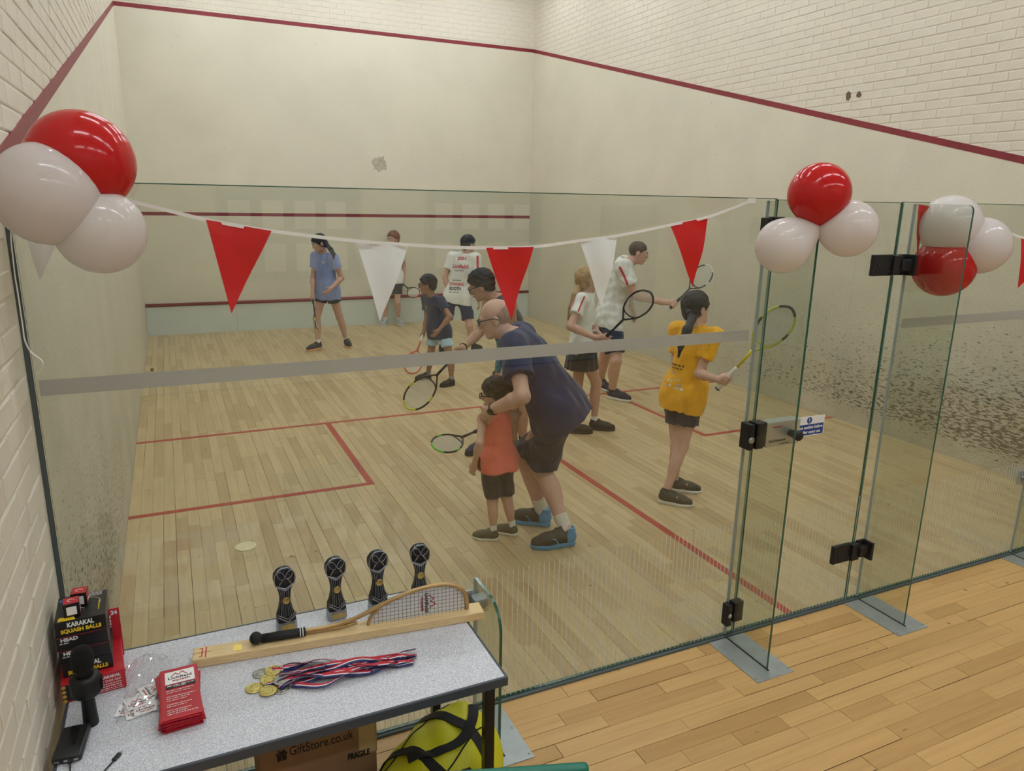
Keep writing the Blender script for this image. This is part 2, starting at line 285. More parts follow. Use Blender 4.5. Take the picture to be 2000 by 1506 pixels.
# ------------------------------------------------------------------ measured positions (metres): people's joints, rackets, balloons, bunting
DATA = {}
PEOPLE_ROWS = [   # height, head scale, then points and directions in the order of the two key lists below
  [1.63, 1.0, [2.3409, 7.9045, 1.3175], [2.3701, 7.9461, 0.8313], [2.2739, 7.8807, 1.4724], [-0.9133, -0.2205, -0.3424], [-0.8246, -0.5657, 0.0], [-0.8246, -0.5657, 0.0], [-0.5657, 0.8246, 0.0], [-0.5657, 0.8246, 0.0], [2.4402, 7.7669, 1.2769], [2.5362, 7.7524, 1.0035], [2.3654, 7.6272, 0.8813], [2.418, 7.8762, 0.815], [2.5225, 7.9272, 0.4346], [2.6248, 7.989, 0.0699], [-0.0194, -0.9998, 0.0], [2.6258, 8.0402, 0.0], [2.2465, 8.0491, 1.2769], [2.1986, 8.0266, 0.9917], [2.1609, 7.9156, 0.7771], [2.3221, 8.016, 0.815], [2.2134, 8.0084, 0.4155], [2.2006, 7.8633, 0.0699], [-0.885, -0.4656, 0.0], [2.246, 7.8872, 0.0]],
  [1.58, 1.02, [3.7864, 9.5431, 1.2754], [3.7774, 9.5473, 0.8137], [3.7895, 9.5416, 1.4344], [-0.8348, -0.5403, -0.1054], [-0.677, -0.736, 0.0], [-0.677, -0.736, 0.0], [-0.736, 0.677, 0.0], [-0.736, 0.677, 0.0], [3.9078, 9.4311, 1.236], [3.9661, 9.544, 0.985], [3.9468, 9.5235, 0.7497], [3.8379, 9.4917, 0.7979], [3.8006, 9.4122, 0.4037], [3.8562, 9.5508, 0.0677], [0.045, -0.999, 0.0], [3.854, 9.6004, 0.0], [3.6636, 9.6558, 1.236], [3.6323, 9.6375, 0.9571], [3.6466, 9.6066, 0.7225], [3.717, 9.6029, 0.7979], [3.6091, 9.4825, 0.4021], [3.6343, 9.5739, 0.0677], [-0.4875, -0.8731, 0.0], [3.6585, 9.6173, 0.0]],
  [1.27, 0.93, [3.0732, 5.4308, 1.0012], [3.1445, 5.4306, 0.6413], [3.0154, 5.4357, 1.1475], [-0.876, 0.4665, -0.1226], [-0.9402, -0.3406, 0.0], [-0.8968, -0.4424, 0.0], [-0.3406, 0.9402, 0.0], [-0.4424, 0.8968, 0.0], [3.1248, 5.3054, 0.9701], [3.1805, 5.1511, 0.8145], [3.0558, 5.1681, 0.6715], [3.1737, 5.3713, 0.6286], [3.208, 5.2297, 0.3416], [3.2298, 5.2336, 0.0544], [-0.9714, -0.2373, 0.0], [3.2686, 5.2431, 0.0], [3.034, 5.5561, 0.9701], [3.0313, 5.519, 0.7471], [2.9775, 5.5018, 0.5652], [3.1153, 5.4898, 0.6286], [3.0668, 5.5028, 0.3278], [3.0737, 5.6207, 0.0544], [-0.9995, 0.0311, 0.0], [3.1136, 5.6194, 0.0]],
  [1.67, 1.0, [4.0598, 6.9616, 1.3629], [3.9649, 7.0061, 0.8183], [4.1037, 6.9411, 1.5013], [0.9609, 0.2724, -0.0503], [0.677, 0.736, 0.0], [0.5981, 0.8014, 0.0], [0.736, -0.677, 0.0], [0.8014, -0.5981, 0.0], [3.9236, 7.0837, 1.3219], [3.8174, 7.091, 1.0443], [3.8638, 7.0401, 0.8035], [3.8953, 7.058, 0.8016], [3.7632, 6.9293, 0.4019], [3.7594, 7.0728, 0.0716], [0.4261, 0.9047, 0.0], [3.737, 7.0253, 0.0], [4.1818, 6.8462, 1.3219], [4.1758, 6.8149, 1.0263], [4.1906, 6.7725, 0.7799], [4.0345, 6.9541, 0.8016], [4.0725, 6.8121, 0.4041], [4.1887, 6.9307, 0.0716], [0.7924, 0.61, 0.0], [4.1471, 6.8987, 0.0]],
  [1.66, 0.98, [2.7557, 2.8811, 1.3206], [2.956, 2.8978, 0.8466], [2.6283, 2.9186, 1.4227], [-0.7741, 0.473, -0.4208], [-0.9956, -0.0938, 0.0], [-0.9721, -0.2347, 0.0], [-0.0938, 0.9956, 0.0], [-0.2347, 0.9721, 0.0], [2.7882, 2.7089, 1.2824], [2.851, 2.7996, 1.0083], [2.8033, 2.6586, 0.8087], [2.9762, 2.8139, 0.83], [2.9334, 2.8007, 0.4413], [3.0135, 2.8706, 0.0711], [-0.916, -0.4011, 0.0], [3.0613, 2.8915, 0.0], [2.7555, 3.056, 1.2824], [2.6273, 2.9516, 1.0375], [2.4324, 2.8258, 0.947], [2.9357, 2.9817, 0.83], [2.7243, 2.9068, 0.4346], [2.7009, 3.0174, 0.0711], [-0.9111, -0.4123, 0.0], [2.7485, 3.0389, 0.0]],
  [1.8, 1.0, [2.2343, 1.4565, 1.2964], [2.5001, 1.3541, 0.855], [2.1435, 1.521, 1.3936], [-0.817, 0.4927, -0.2996], [-0.8563, 0.5164, 0.0], [-0.7592, 0.6509, 0.0], [0.5164, 0.8563, -0.0], [0.6509, 0.7592, -0.0], [2.1594, 1.2858, 1.2586], [2.1194, 1.0748, 1.0208], [2.0177, 1.2914, 0.8956], [2.4391, 1.283, 0.837], [2.4374, 1.4276, 0.4271], [2.498, 1.1782, 0.0771], [-0.9832, 0.1827, 0.0], [2.5536, 1.1678, 0.0], [2.3546, 1.6095, 1.2586], [2.28, 1.68, 0.9551], [2.3857, 1.7482, 0.7162], [2.561, 1.4252, 0.837], [2.3659, 1.5301, 0.4715], [2.4884, 1.4923, 0.0771], [-0.7365, 0.6765, 0.0], [2.5301, 1.454, 0.0]],
  [1.06, 0.86, [2.1401, 1.4405, 0.8296], [2.1326, 1.444, 0.5194], [2.1191, 1.4504, 0.9359], [-0.648, 0.7466, -0.1506], [-0.0938, 0.9956, 0.0], [-0.0938, 0.9956, 0.0], [0.9956, 0.0938, -0.0], [0.9956, 0.0938, -0.0], [2.0287, 1.4304, 0.8031], [1.9522, 1.2927, 0.6992], [1.9402, 1.349, 0.551], [2.0777, 1.4389, 0.5088], [2.0946, 1.4287, 0.2714], [2.1023, 1.4168, 0.0454], [-0.8169, 0.5768, 0.0], [2.1295, 1.3976, 0.0], [2.2503, 1.4513, 0.8031], [2.2683, 1.4994, 0.6216], [2.1959, 1.6408, 0.6145], [2.1875, 1.4492, 0.5088], [2.1974, 1.4385, 0.2682], [2.2445, 1.433, 0.0454], [-0.6521, 0.7581, 0.0], [2.2663, 1.4078, 0.0]],
  [1.55, 0.98, [3.7431, 3.1891, 1.2863], [3.7406, 3.1903, 0.806], [3.755, 3.1836, 1.4052], [0.9956, 0.0938, 0.0], [0.7646, -0.6445, 0.0], [0.8563, -0.5164, 0.0], [-0.6445, -0.7646, 0.0], [-0.5164, -0.8563, 0.0], [3.8478, 3.3137, 1.2475], [3.8445, 3.2629, 0.9764], [3.8811, 3.0471, 0.8978], [3.7822, 3.2593, 0.7905], [3.7586, 3.2757, 0.4324], [3.65, 3.1709, 0.0664], [0.8744, -0.4853, 0.0], [3.6074, 3.1945, 0.0], [3.638, 3.0648, 1.2475], [3.4845, 2.9703, 1.0387], [3.6599, 2.8433, 0.9541], [3.699, 3.1213, 0.7905], [3.8947, 3.1624, 0.4568], [3.8988, 3.1782, 0.0664], [0.8453, -0.5342, 0.0], [3.8576, 3.2042, 0.0]],
  [1.82, 1.0, [4.7919, 4.1487, 1.4782], [4.7123, 4.2412, 0.91], [4.915, 4.0911, 1.5721], [0.8306, -0.4985, -0.2483], [0.795, -0.6067, 0.0], [0.8563, -0.5164, 0.0], [-0.6067, -0.795, 0.0], [-0.5164, -0.8563, 0.0], [4.9016, 4.3078, 1.4337], [4.9072, 4.2541, 1.1143], [5.0663, 4.3637, 0.9214], [4.7612, 4.3222, 0.8918], [4.7294, 4.3408, 0.4504], [4.8031, 4.5376, 0.078], [-0.0591, -0.9983, 0.0], [4.8065, 4.5947, 0.0], [4.6697, 4.004, 1.4337], [4.7681, 3.8911, 1.1464], [4.9783, 3.7241, 1.0969], [4.6634, 4.1601, 0.8918], [4.6054, 3.9379, 0.4543], [4.665, 4.0746, 0.078], [0.4819, -0.8762, 0.0], [4.6375, 4.1247, 0.0]],
  [1.52, 0.97, [3.6627, 1.5263, 1.2538], [3.6177, 1.5474, 0.7904], [3.6529, 1.5309, 1.3889], [0.9954, 0.0938, 0.0203], [0.9789, 0.2043, 0.0], [0.9402, 0.3406, 0.0], [0.2043, -0.9789, 0.0], [0.3406, -0.9402, 0.0], [3.6265, 1.6843, 1.2161], [3.5929, 1.6339, 0.9523], [3.6198, 1.5411, 0.7459], [3.5908, 1.6217, 0.7752], [3.5865, 1.5399, 0.3852], [3.6784, 1.6508, 0.0651], [0.7768, -0.6297, 0.0], [3.6413, 1.6809, 0.0], [3.6917, 1.3718, 1.2161], [3.5935, 1.3773, 0.964], [3.577, 1.1502, 0.9755], [3.6446, 1.4731, 0.7752], [3.5917, 1.4905, 0.4081], [3.4708, 1.4843, 0.0651], [0.6866, -0.727, 0.0], [3.438, 1.5191, 0.0]],
]
RACKET_ROWS = [   # player number, scale, grip point, axis, face normal
  [1, 1, [2.1584, 7.9168, 0.7199], [-0.0534, -0.7236, -0.6881], [0.9622, -0.2216, 0.1584]],
  [2, 1, [3.9069, 9.5422, 0.7121], [0.1857, -0.9467, -0.2631], [-0.5759, -0.3218, 0.7515]],
  [3, 1, [2.9759, 5.5025, 0.5697], [-0.4764, -0.6628, -0.5778], [0.0483, -0.6759, 0.7354]],
  [5, 1, [2.4104, 2.8361, 0.9219], [-0.7215, 0.0089, -0.6924], [-0.3384, -0.8769, 0.3414]],
  [7, 0.8, [2.1208, 1.6759, 0.6543], [-0.8382, -0.5453, 0.011], [0.2337, -0.3409, 0.9106]],
  [8, 1, [3.7351, 2.8081, 0.9487], [0.2755, -0.6364, 0.7205], [-0.6527, -0.6741, -0.3459]],
  [9, 1, [5.0998, 3.6672, 1.0703], [0.7868, 0.0702, 0.6133], [-0.2112, -0.9029, 0.3743]],
  [10, 1, [3.6132, 1.1333, 0.9763], [0.3893, -0.4258, 0.8168], [-0.6275, -0.7718, -0.1032]],
]
BALLOON_ROWS = [   # tail, far end, radius
  [[0.2071, -0.2527, 2.0719], [0.2273, -0.2622, 2.2792], 0.1259],
  [[0.2068, -0.2526, 2.0694], [0.0496, -0.3998, 2.0802], 0.1224],
  [[0.2068, -0.2526, 2.0694], [0.2809, -0.3314, 1.8932], 0.1085],
  [[2.7165, -0.3122, 2.0228], [2.6921, -0.3007, 2.2449], 0.1175],
  [[2.7172, -0.3125, 2.0169], [2.5185, -0.2195, 1.8661], 0.1076],
  [[2.7176, -0.3127, 2.013], [2.9007, -0.4315, 1.9849], 0.1098],
  [[3.8652, -0.088, 1.9126], [3.789, -0.0523, 2.138], 0.1439],
  [[3.8742, -0.0922, 1.9128], [4.0535, -0.2535, 1.9115], 0.134],
  [[3.8712, -0.0908, 1.9029], [3.7937, -0.0545, 1.6718], 0.1443],
]
POINT_ROWS = [
  [[2.3468, 7.7224, 1.4606], [2.4047, 7.7504, 1.3966], [2.43, 7.7165, 1.3366], [2.4219, 7.654, 1.2793]],
  [[3.6843, 3.1766, 1.3716], [3.6103, 3.1229, 1.2943], [3.5676, 3.1208, 1.1833], [3.547, 3.1304, 1.0691]],
  [[3.5443, 1.4313, 1.3382], [3.4545, 1.3629, 1.2746], [3.4013, 1.3437, 1.1956], [3.3893, 1.3493, 1.1025]],
  [[0.1944, -0.035, 2.0686], [0.2578, -0.035, 2.0684], [0.3672, -0.035, 2.043], [0.5054, -0.035, 2.0076], [0.6924, -0.035, 1.9745], [0.9597, -0.035, 1.9417], [1.139, -0.035, 1.9288], [1.2863, -0.035, 1.919], [1.4176, -0.035, 1.9161], [1.6084, -0.035, 1.9181], [1.8036, -0.035, 1.9393], [1.9728, -0.035, 1.9578], [2.2175, -0.035, 1.9993], [2.4031, -0.035, 2.0326], [2.6104, -0.035, 2.0966]],
  [[[0.5054, -0.035, 2.0076], [0.6924, -0.035, 1.9745], [0.5573, -0.035, 1.7216]], [[0.9597, -0.035, 1.9417], [1.139, -0.035, 1.9288], [1.0314, -0.035, 1.6715]], [[1.4176, -0.035, 1.9161], [1.6084, -0.035, 1.9181], [1.523, -0.035, 1.6522]], [[1.8036, -0.035, 1.9393], [1.9728, -0.035, 1.9578], [1.9174, -0.035, 1.679]], [[2.2175, -0.035, 1.9993], [2.4031, -0.035, 2.0326], [2.3536, -0.035, 1.7473]], [[0.0397, -0.035, 1.9686], [0.1311, -0.035, 1.9812], [0.0599, -0.035, 1.8359]]],
  [[-0.0077, -0.05, 1.9761], [-0.0083, -0.05, 1.8799], [-0.013, -0.05, 1.7957], [-0.0082, -0.05, 1.7095], [-0.0125, -0.05, 1.6748], [0.0161, -0.05, 1.6391], [0.0419, -0.05, 1.606], [0.0226, -0.05, 1.5699]],
  [[3.6806, -0.0016, 2.1024], [3.736, -0.0275, 2.0892], [3.7117, -0.0162, 1.8479]],
  [[3.8742, -0.0922, 1.9128], [4.0228, -0.0735, 2.025], [4.2813, -0.1392, 1.9532], [4.5053, -0.1889, 1.9141]],
  [[4.2984, -0.1473, 1.9485], [4.4871, -0.2356, 1.9119], [4.3254, -0.1599, 1.6947]],
]
DATA['PP'] = {}; DATA['RK'] = {}; DATA['BA'] = []; DATA['PO'] = {}
for i, row in enumerate(PEOPLE_ROWS):
    q = {'Ht': row[0], 'hs': row[1]}; it = iter(row[2:])
    for n in ('N','P','H','face','fs','fh','rs','rh'): q[n] = next(it)
    for s in 'LR':
        for n in ('S','E','W','Hp','K','A','fd','heel'): q[n+s] = next(it)
    DATA['PP']['P%d' % (i+1)] = q
for row in RACKET_ROWS: DATA['RK']['P%d' % row[0]] = {'s': row[1], 'G': row[2], 'ax': row[3], 'n': row[4]}
BALLOON_LOOKS = (('red','red balloon of the cluster by the left brick wall'),('white','white balloon nearest the left brick wall, overlapping the red one'),('white','white balloon hanging low in the left cluster, near the bunting string'),
    ('red','red balloon at the top of the tall fin beside the glass door'),('white','white balloon left of the red one beside the glass door'),('white','white balloon right of the red one beside the glass door'),
    ('white','white balloon at the top of the right-hand cluster, touching the tall fin'),('white','white balloon at the far right of the right-hand cluster'),('red','red balloon hanging under the two white ones in the right-hand cluster'))
for row, look in zip(BALLOON_ROWS, BALLOON_LOOKS): DATA['BA'].append({'c': look[0], 'l': look[1], 't': row[0], 'f': row[1], 'r': row[2]})
for n, row in zip(('pony1','pony8','pony10','string','flags','ribbon','rflag1','rstring','rflag2'), POINT_ROWS): DATA['PO'][n] = row
# ================================================================== THE SETTING
W_, L_ = 6.40, 9.75                    # court 6.40 m wide, 9.75 m long; glass back wall at y = 0
def outz(y): return 2.13+(4.57-2.13)*y/L_
mat('brick_paint', (220,212,196), .62, 0, .03, 3, .2, 50)
mat('mortar_paint', (214,208,190), .7, 0, .04, 5, .2, 60)
mat('line_red', (132,38,48), .5, 0, .12, 6)
mat('floor_line', (172,62,52), .45, 0, .12, 9)
plaster('plaster_left', (218,212,193), 1.45); plaster('plaster_right', (218,212,193), 1.7); plaster('plaster_front', (218,212,193), .06)
mat('tin_paint', (205,212,204), .4, 0, .04, 3); mat('ceiling_paint', (232,230,222), .8, 0, .03, 1); mat('seam_dark', (86,68,44), .8)
wood('maple_court', (198,176,136), (184,158,118), 1); wood('maple_hall', (206,165,106), (188,146,88), 0)
mat('hall_paint', (210,204,190), .7, 0, .05, 1)
YB = -6.0; XR = 9.0; ZC = 6.0
# floors -----------------------------------------------------------
fl = struct(MB().box((-.1,0,-.08),(W_+.1,L_+.1,-.003)).build('floor_court', 'seam_dark'), 'pale maple strip floor of the squash court behind the glass', 'floor')
fh = struct(MB().box((-.1,YB,-.08),(XR,0,-.003)).build('floor_corridor', 'seam_dark'), 'golden maple plank floor in front of the glass wall', 'floor')
unit = MB().bbox((-.5,-.5,-.012),(.5,.5,0),.0).mesh('plank') if False else MB().box((-.5,-.5,-.012),(.5,.5,0)).mesh('plank')
unit_h = unit.copy(); unit.materials.append(MATS['maple_court']); unit_h.materials.append(MATS['maple_hall'])
def planks(parent, me, rects, key, m):
    rects.sort(key=key)
    for (x0,x1,y0,y1) in rects[:300]:
        o = bpy.data.objects.new('plank', me); C.objects.link(o); o.parent = parent
        o.location = ((x0+x1)/2,(y0+y1)/2,rng.uniform(-.0005,.0002)); o.scale = (x1-x0,y1-y0,1)
    mb = MB()
    for (x0,x1,y0,y1) in rects[300:]: mb.box((x0,y0,-.012),(x1,y1,rng.uniform(-.0005,.0002)))
    r = mb.build('planks', m, parent); r['kind'] = 'stuff'
rc = []; pw = .0711; nx = int(W_/pw)
for i in range(nx):
    y = -rng.random()*.5
    while y < L_:
        ln = rng.choice((.35,.5,.6,.75,.9,1.1)); y0 = max(.012,y); y1 = min(L_,y+ln)
        if y1-y0 > .02: rc.append((i*pw+.0006,(i+1)*pw-rng.choice((.0006,.0006,.0012,.0022)),y0+.0005,y1-.0006))
        y += ln
planks(fl, unit, rc, lambda q: math.hypot((q[0]+q[1])/2-1.9,((q[2]+q[3])/2+.2)), 'maple_court')
rc = []; pw = .0765; y = -.022
while y > YB+.1:
    x = .03-rng.random()*.8
    while x < XR-.5:
        ln = rng.choice((.25,.4,.5,.6,.75,.9)); x0 = max(.0,x); g = rng.choice((.001,.0014,.0024,.0042))
        if x+ln-x0 > .03: rc.append((x0+.0006,x+ln-rng.choice((.0006,.0012,.002)),y-pw+g,y))
        x += ln
    y -= pw
planks(fh, unit_h, rc, lambda q: math.hypot(((q[0]+q[1])/2-2.7)*.8,((q[2]+q[3])/2+.55)*1.4), 'maple_hall')
def line(x0,x1,y0,y1): MB().box((x0,y0,-.002),(x1,y1,.0012)).build('court_line','floor_line',fl)
line(.0,W_,4.26,4.31); line(3.175,3.225,.0,4.26); line(0,1.65,2.61,2.66); line(1.60,1.65,2.66,4.26); line(W_-1.65,W_,2.61,2.66); line(W_-1.65,W_-1.60,2.66,4.26)
# walls -----------------------------------------------------------
BL, BH = .225, .075
def brick_mesh(axis, sgn):
    """one painted brick face, front at 0, facing sgn along the axis"""
    a, b = .2195/2, .0695/2; c = .0055; vs = []
    for (u, v, d) in ((-a,-b,-.012),(a,-b,-.012),(a,b,-.012),(-a,b,-.012),(-a,-b,-.0022),(a,-b,-.0022),(a,b,-.0022),(-a,b,-.0022),(-a+c,-b+c,0),(a-c,-b+c,0),(a-c,b-c,0),(-a+c,b-c,0)):
        vs.append((sgn*d,u,v) if axis == 0 else (u,sgn*d,v))
    fs = [(0,1,5,4),(1,2,6,5),(2,3,7,6),(3,0,4,7),(4,5,9,8),(5,6,10,9),(6,7,11,10),(7,4,8,11),(8,9,10,11)]
    if (axis == 0) != (sgn > 0) : fs = [f[::-1] for f in fs]
    if axis == 0: fs = [f[::-1] for f in fs]; fs = [f[::-1] for f in fs]
    mb = MB().add(vs, fs); me = mb.mesh('brick'); me.materials.append(MATS['brick_paint'])
    bm = bmesh.new(); bm.from_mesh(me); bmesh.ops.recalc_face_normals(bm, faces=bm.faces[:]); bm.to_mesh(me); bm.free()
    return me
def bricks(parent, axis, sgn, pos, u0, u1, z0, z1, keep, key):
    me = brick_mesh(axis, sgn); lst = []; r = 0; z = z0
    while z < z1:
        u = u0-(BL/2 if r % 2 else 0)
        while u < u1:
            if keep(u+BL/2, z+BH/2): lst.append((u+BL/2, z+BH/2))
            u += BL
        z += BH; r += 1
    lst.sort(key=lambda q: key(*q))
    def place(o, q, mesh=False):
        d = rng.uniform(-.0022,.0006)*1; jz = rng.uniform(-.0012,.0012); ju = rng.uniform(-.0015,.0015); rx = rng.uniform(-.006,.006)
        p = (pos+sgn*d, q[0]+ju, q[1]+jz) if axis == 0 else (q[0]+ju, pos+sgn*d, q[1]+jz)
        return Matrix.Translation(p) @ Matrix.Rotation(rx, 4, 'X' if axis == 0 else 'Y')
    for q in lst[:300]:
        o = bpy.data.objects.new('brick', me); C.objects.link(o); o.parent = parent; M = place(o, q); o.location = M.translation; o.rotation_euler = M.to_euler()
    if len(lst) > 300:
        mb = MB(); V = [x.co.copy() for x in me.vertices]; F = [tuple(p.vertices) for p in me.polygons]
        for q in lst[300:]: M = place(None, q); mb.add([M @ x for x in V], F)
        r_ = mb.build('bricks', 'brick_paint', parent); r_['kind'] = 'stuff'
wl = struct(MB().box((-.25,YB,-.08),(-.0085,L_+.25,ZC)).build('wall_left', 'mortar_paint'), 'cream wall on the left, painted brick above smooth plaster', 'wall')
wr = struct(MB().box((W_+.0085,.0,-.08),(W_+.25,L_+.25,ZC)).build('wall_right', 'mortar_paint'), 'cream right wall of the court, painted brick above scuffed plaster', 'wall')
wf = struct(MB().box((-.1,L_+.0085,-.08),(W_+.1,L_+.25,ZC)).build('wall_front', 'mortar_paint'), 'cream front wall of the court with red lines', 'wall')
wb = struct(MB().box((-.1,YB-.2,-.08),(XR+.1,YB,ZC)).build('wall_back', 'hall_paint'), 'pale hall wall behind the camera', 'wall')
we = struct(MB().box((XR,YB,-.08),(XR+.2,.2,ZC)).build('wall_end', 'hall_paint'), 'pale wall closing the corridor on the right', 'wall')
wc = struct(MB().box((W_+.25,.0,-.08),(XR,.2,ZC)).build('wall_corridor', 'hall_paint'), 'pale corridor wall beside the court', 'wall')
ce = struct(MB().box((-.2,YB-.2,ZC),(XR+.2,L_+.3,ZC+.15)).build('ceiling', 'ceiling_paint'), 'white ceiling over court and corridor', 'ceiling')
bricks(wl, 0, 1, -.004, -3.2, L_, 0, 5.6, lambda y, z: y < -.09 or z > outz(y)-.12, lambda y, z: (abs(y+.55)*1.3+abs(z-1.7)*.75 if y > -1.9 else 99) if y < 0 else .3+y*.55+abs(z-outz(y)-.5)*.6)
bricks(wr, 0, -1, W_+.004, .3, L_, 2.0, 5.9, lambda y, z: z > outz(y)-.12, lambda y, z: math.hypot(y-2.2, (z-3.2)*1.2))
bricks(wf, 1, -1, L_+.004, 0, W_, 4.5, 5.9, lambda x, z: True, lambda x, z: math.hypot((x-4.2)*.8, (z-4.9)*2.2))
def panel(axis, pos, sgn, poly, t, name, m, parent):
    """flat slab with its face at pos, facing sgn"""
    mb = MB(); n = len(poly)
    fr = [((pos, u, v) if axis == 0 else (u, pos, v)) for u, v in poly]; bk = [((pos-sgn*t, u, v) if axis == 0 else (u, pos-sgn*t, v)) for u, v in poly]
    mb.add(fr+bk, [tuple(range(n)), tuple(range(2*n-1, n-1, -1))]+[(i, n+i, n+(i+1) % n, (i+1) % n) for i in range(n)])
    me = mb.mesh(name); bm = bmesh.new(); bm.from_mesh(me); bmesh.ops.recalc_face_normals(bm, faces=bm.faces[:]); bm.to_mesh(me); bm.free()
    return link(name, me, m, parent)
for (wall, pos, sg, pm) in ((wl, 0., 1, 'plaster_left'), (wr, W_, -1, 'plaster_right')):
    panel(0, pos, sg, [(0.006,0),(L_,0),(L_,4.57),(0.006,outz(0))], .03, 'plaster_panel', pm, wall)
    panel(0, pos+sg*.002, sg, [(0.006,outz(0)),(L_,4.57),(L_,4.625),(0.006,outz(0)+.055)], .03, 'out_line', 'line_red', wall)
panel(1, L_, -1, [(0,0),(W_,0),(W_,4.57),(0,4.57)], .03, 'plaster_panel', 'plaster_front', wf)
panel(1, L_-.002, -1, [(0,4.57),(W_,4.57),(W_,4.625),(0,4.625)], .03, 'out_line', 'line_red', wf)
panel(1, L_-.001, -1, [(0.0,1.78),(W_,1.78),(W_,1.83),(0.0,1.83)], .01, 'service_line', 'line_red', wf)
t = struct(MB().box((.004,L_-.03,0),(W_-.004,L_,.43)).build('trim_1', 'tin_paint'), 'pale grey tin along the foot of the front wall', 'tin')
mb = MB(); mb.tube([(.004,L_-.026,.455),(W_-.004,L_-.026,.455)], .026, 12); mb.build('tin_rail', 'line_red', t, True)
for i in range(1,5): MB().box((i*1.28-.001,L_-.0306,.0),(i*1.28+.001,L_-.03,.43)).build('joint','seam_dark',t)
# chipped patch on the front wall and two chips in the right wall
mat('chip_grey', (182,176,158), .8, 0, .25, 30); mat('chip_brown', (112,92,72), .9, 0, .2, 40)
def blob(axis, c, rx, rz, m, parent, seed):
    r_ = random.Random(seed); poly = [((c[1] if axis == 0 else c[0])+rx*math.cos(a)*r_.uniform(.65,1.15), c[2]+rz*math.sin(a)*r_.uniform(.65,1.15)) for a in [k*math.pi/9 for k in range(18)]]
    panel(axis, c[axis], -1, poly, .004, 'chipped_paint', m, parent)
blob(1, (3.652,L_-.001,2.632), .13,.14, 'chip_grey', wf, 4)
blob(0, (W_-.0005,2.929,3.112), .03,.045, 'chip_brown', wr, 5); blob(0, (W_-.0005,2.812,3.108), .028,.03, 'chip_brown', wr, 6)
# ceiling lights: seen only in reflections and by their light
mat('housing', (225,225,222), .4); EC = emis('tube_court', (240,248,255), LIGHT_COURT); EH = emis('tube_hall', (240,248,255), LIGHT_HALL)
def ceiling_light(x, y, z, ln, m, label, group, wd=.10):
    t = thing('ceiling_light', label, 'light', (x,y,z), group)
    MB().bbox((x-ln/2-.03,y-wd/2-.02,z+.01),(x+ln/2+.03,y+wd/2+.02,z+.08),.01).build('housing','housing',t)
    MB().box((x-ln/2,y-wd/2,z),(x+ln/2,y+wd/2,z+.012)).build('diffuser', m, t)
    for sx in (-.35,.35): mb = MB(); mb.tube([(x+sx*ln,y,z+.08),(x+sx*ln,y,ZC)], .006, 6); mb.build('hanger','housing',t)
for yy in (1.4,3.9,6.4,8.6):
    for xx in (1.2,3.2,5.2): ceiling_light(xx, yy, 5.75, 1.5, EC, 'white strip light hanging over the squash court', 'strip lights over the court')
for yy, zz in ((-1.6,5.0),(-4.4,4.6)):
    for xx in (.6,2.6,4.6,6.6): ceiling_light(xx, yy, zz, 1.5, EH, 'white strip light hanging over the corridor', 'strip lights over the corridor')
# hall wall behind the camera: notice boards, banner and a door, seen as faint reflections in the glass
mat('board_blue', (70,90,130), .8, 0, .1, 40); mat('board_frame', (150,150,150), .4); mat('paper', (235,235,230), .7); mat('door_grey', (120,125,130), .5); mat('steel', (180,184,186), .3, .9, .06, 20); mat('steel_dull', (172,178,180), .42, .6, .1, 14); mat('black_plastic', (30,30,33), .4)
for k, (x0, x1) in enumerate(((.9,2.4),(3.2,4.7))):
    t = thing('notice_board', ('blue felt notice board with papers, nearer the left wall','blue felt notice board with papers, farther from the left wall')[k], 'notice board', ((x0+x1)/2,YB,1.2))
    MB().box((x0,YB,1.2),(x1,YB+.02,2.2)).build('felt','board_blue',t)
    for a in (((x0-.03,YB,1.17),(x1+.03,YB+.03,1.2)),((x0-.03,YB,2.2),(x1+.03,YB+.03,2.23)),((x0-.03,YB,1.2),(x0,YB+.03,2.2)),((x1,YB,1.2),(x1+.03,YB+.03,2.2))): MB().box(*a).build('frame_rail','board_frame',t)
    for i in range(8): xx = x0+.1+(i%4)*.34; zz = 1.28+(i//4)*.46; MB().box((xx,YB+.02,zz),(xx+.22,YB+.0215,zz+.3)).build('paper_sheet','paper',t)
d = struct(MB().bbox((5.6,YB,0),(6.5,YB+.05,2.05),.004).build('door_2','door_grey'), 'grey door in the hall wall behind the camera', 'door')
mb = MB(); mb.tube([(5.7,YB+.05,1.0),(5.7,YB+.1,1.0),(5.83,YB+.1,1.0)], .01, 8); mb.build('handle','steel',d)
# ================================================================== GLASS BACK WALL
film('glass_clear', (.885,.903,.872)); mat('glass_edge', (30,84,66), .12, 0, .1, 30, spec=.7); mat('silicone', (150,164,164), .4); mat('glass_edge_pale', (120,160,150), .15)
film('frost_film', (.78,.8,.77), .5, .80, (.60,.59,.55)); film('stripe_film', (.9,.9,.88), .3, .42, (.95,.94,.88))
mat('seal_dark', (78,88,88), .6); mat('bracket_black', (34,33,36), .45, .2, .1, 40); mat('alu', (196,200,200), .35, .75)
GT = .006; GZ = 2.11
def pane_mesh(x0,x1,z0,z1,right=1,left=1):
    mb = MB(); mb.box((x0,-GT,z0),(x1,GT,z1)); mb.mi = [1,1,0,right,0,left]; return mb
p1 = struct(pane_mesh(.008,2.788,.014,GZ,2,1).build('window_1', ['glass_clear','glass_edge','glass_edge_pale']), 'large clear glass pane left of the glass door', 'glass pane')
p2 = struct(pane_mesh(3.582,W_-.004,.014,GZ,1,2).build('window_2', ['glass_clear','glass_edge','glass_edge_pale']), 'clear glass pane right of the glass door', 'glass pane')
d1 = struct(pane_mesh(2.796,3.574,.02,GZ-.004).build('door_1', ['glass_clear','glass_edge']), 'frameless glass door into the court', 'door')
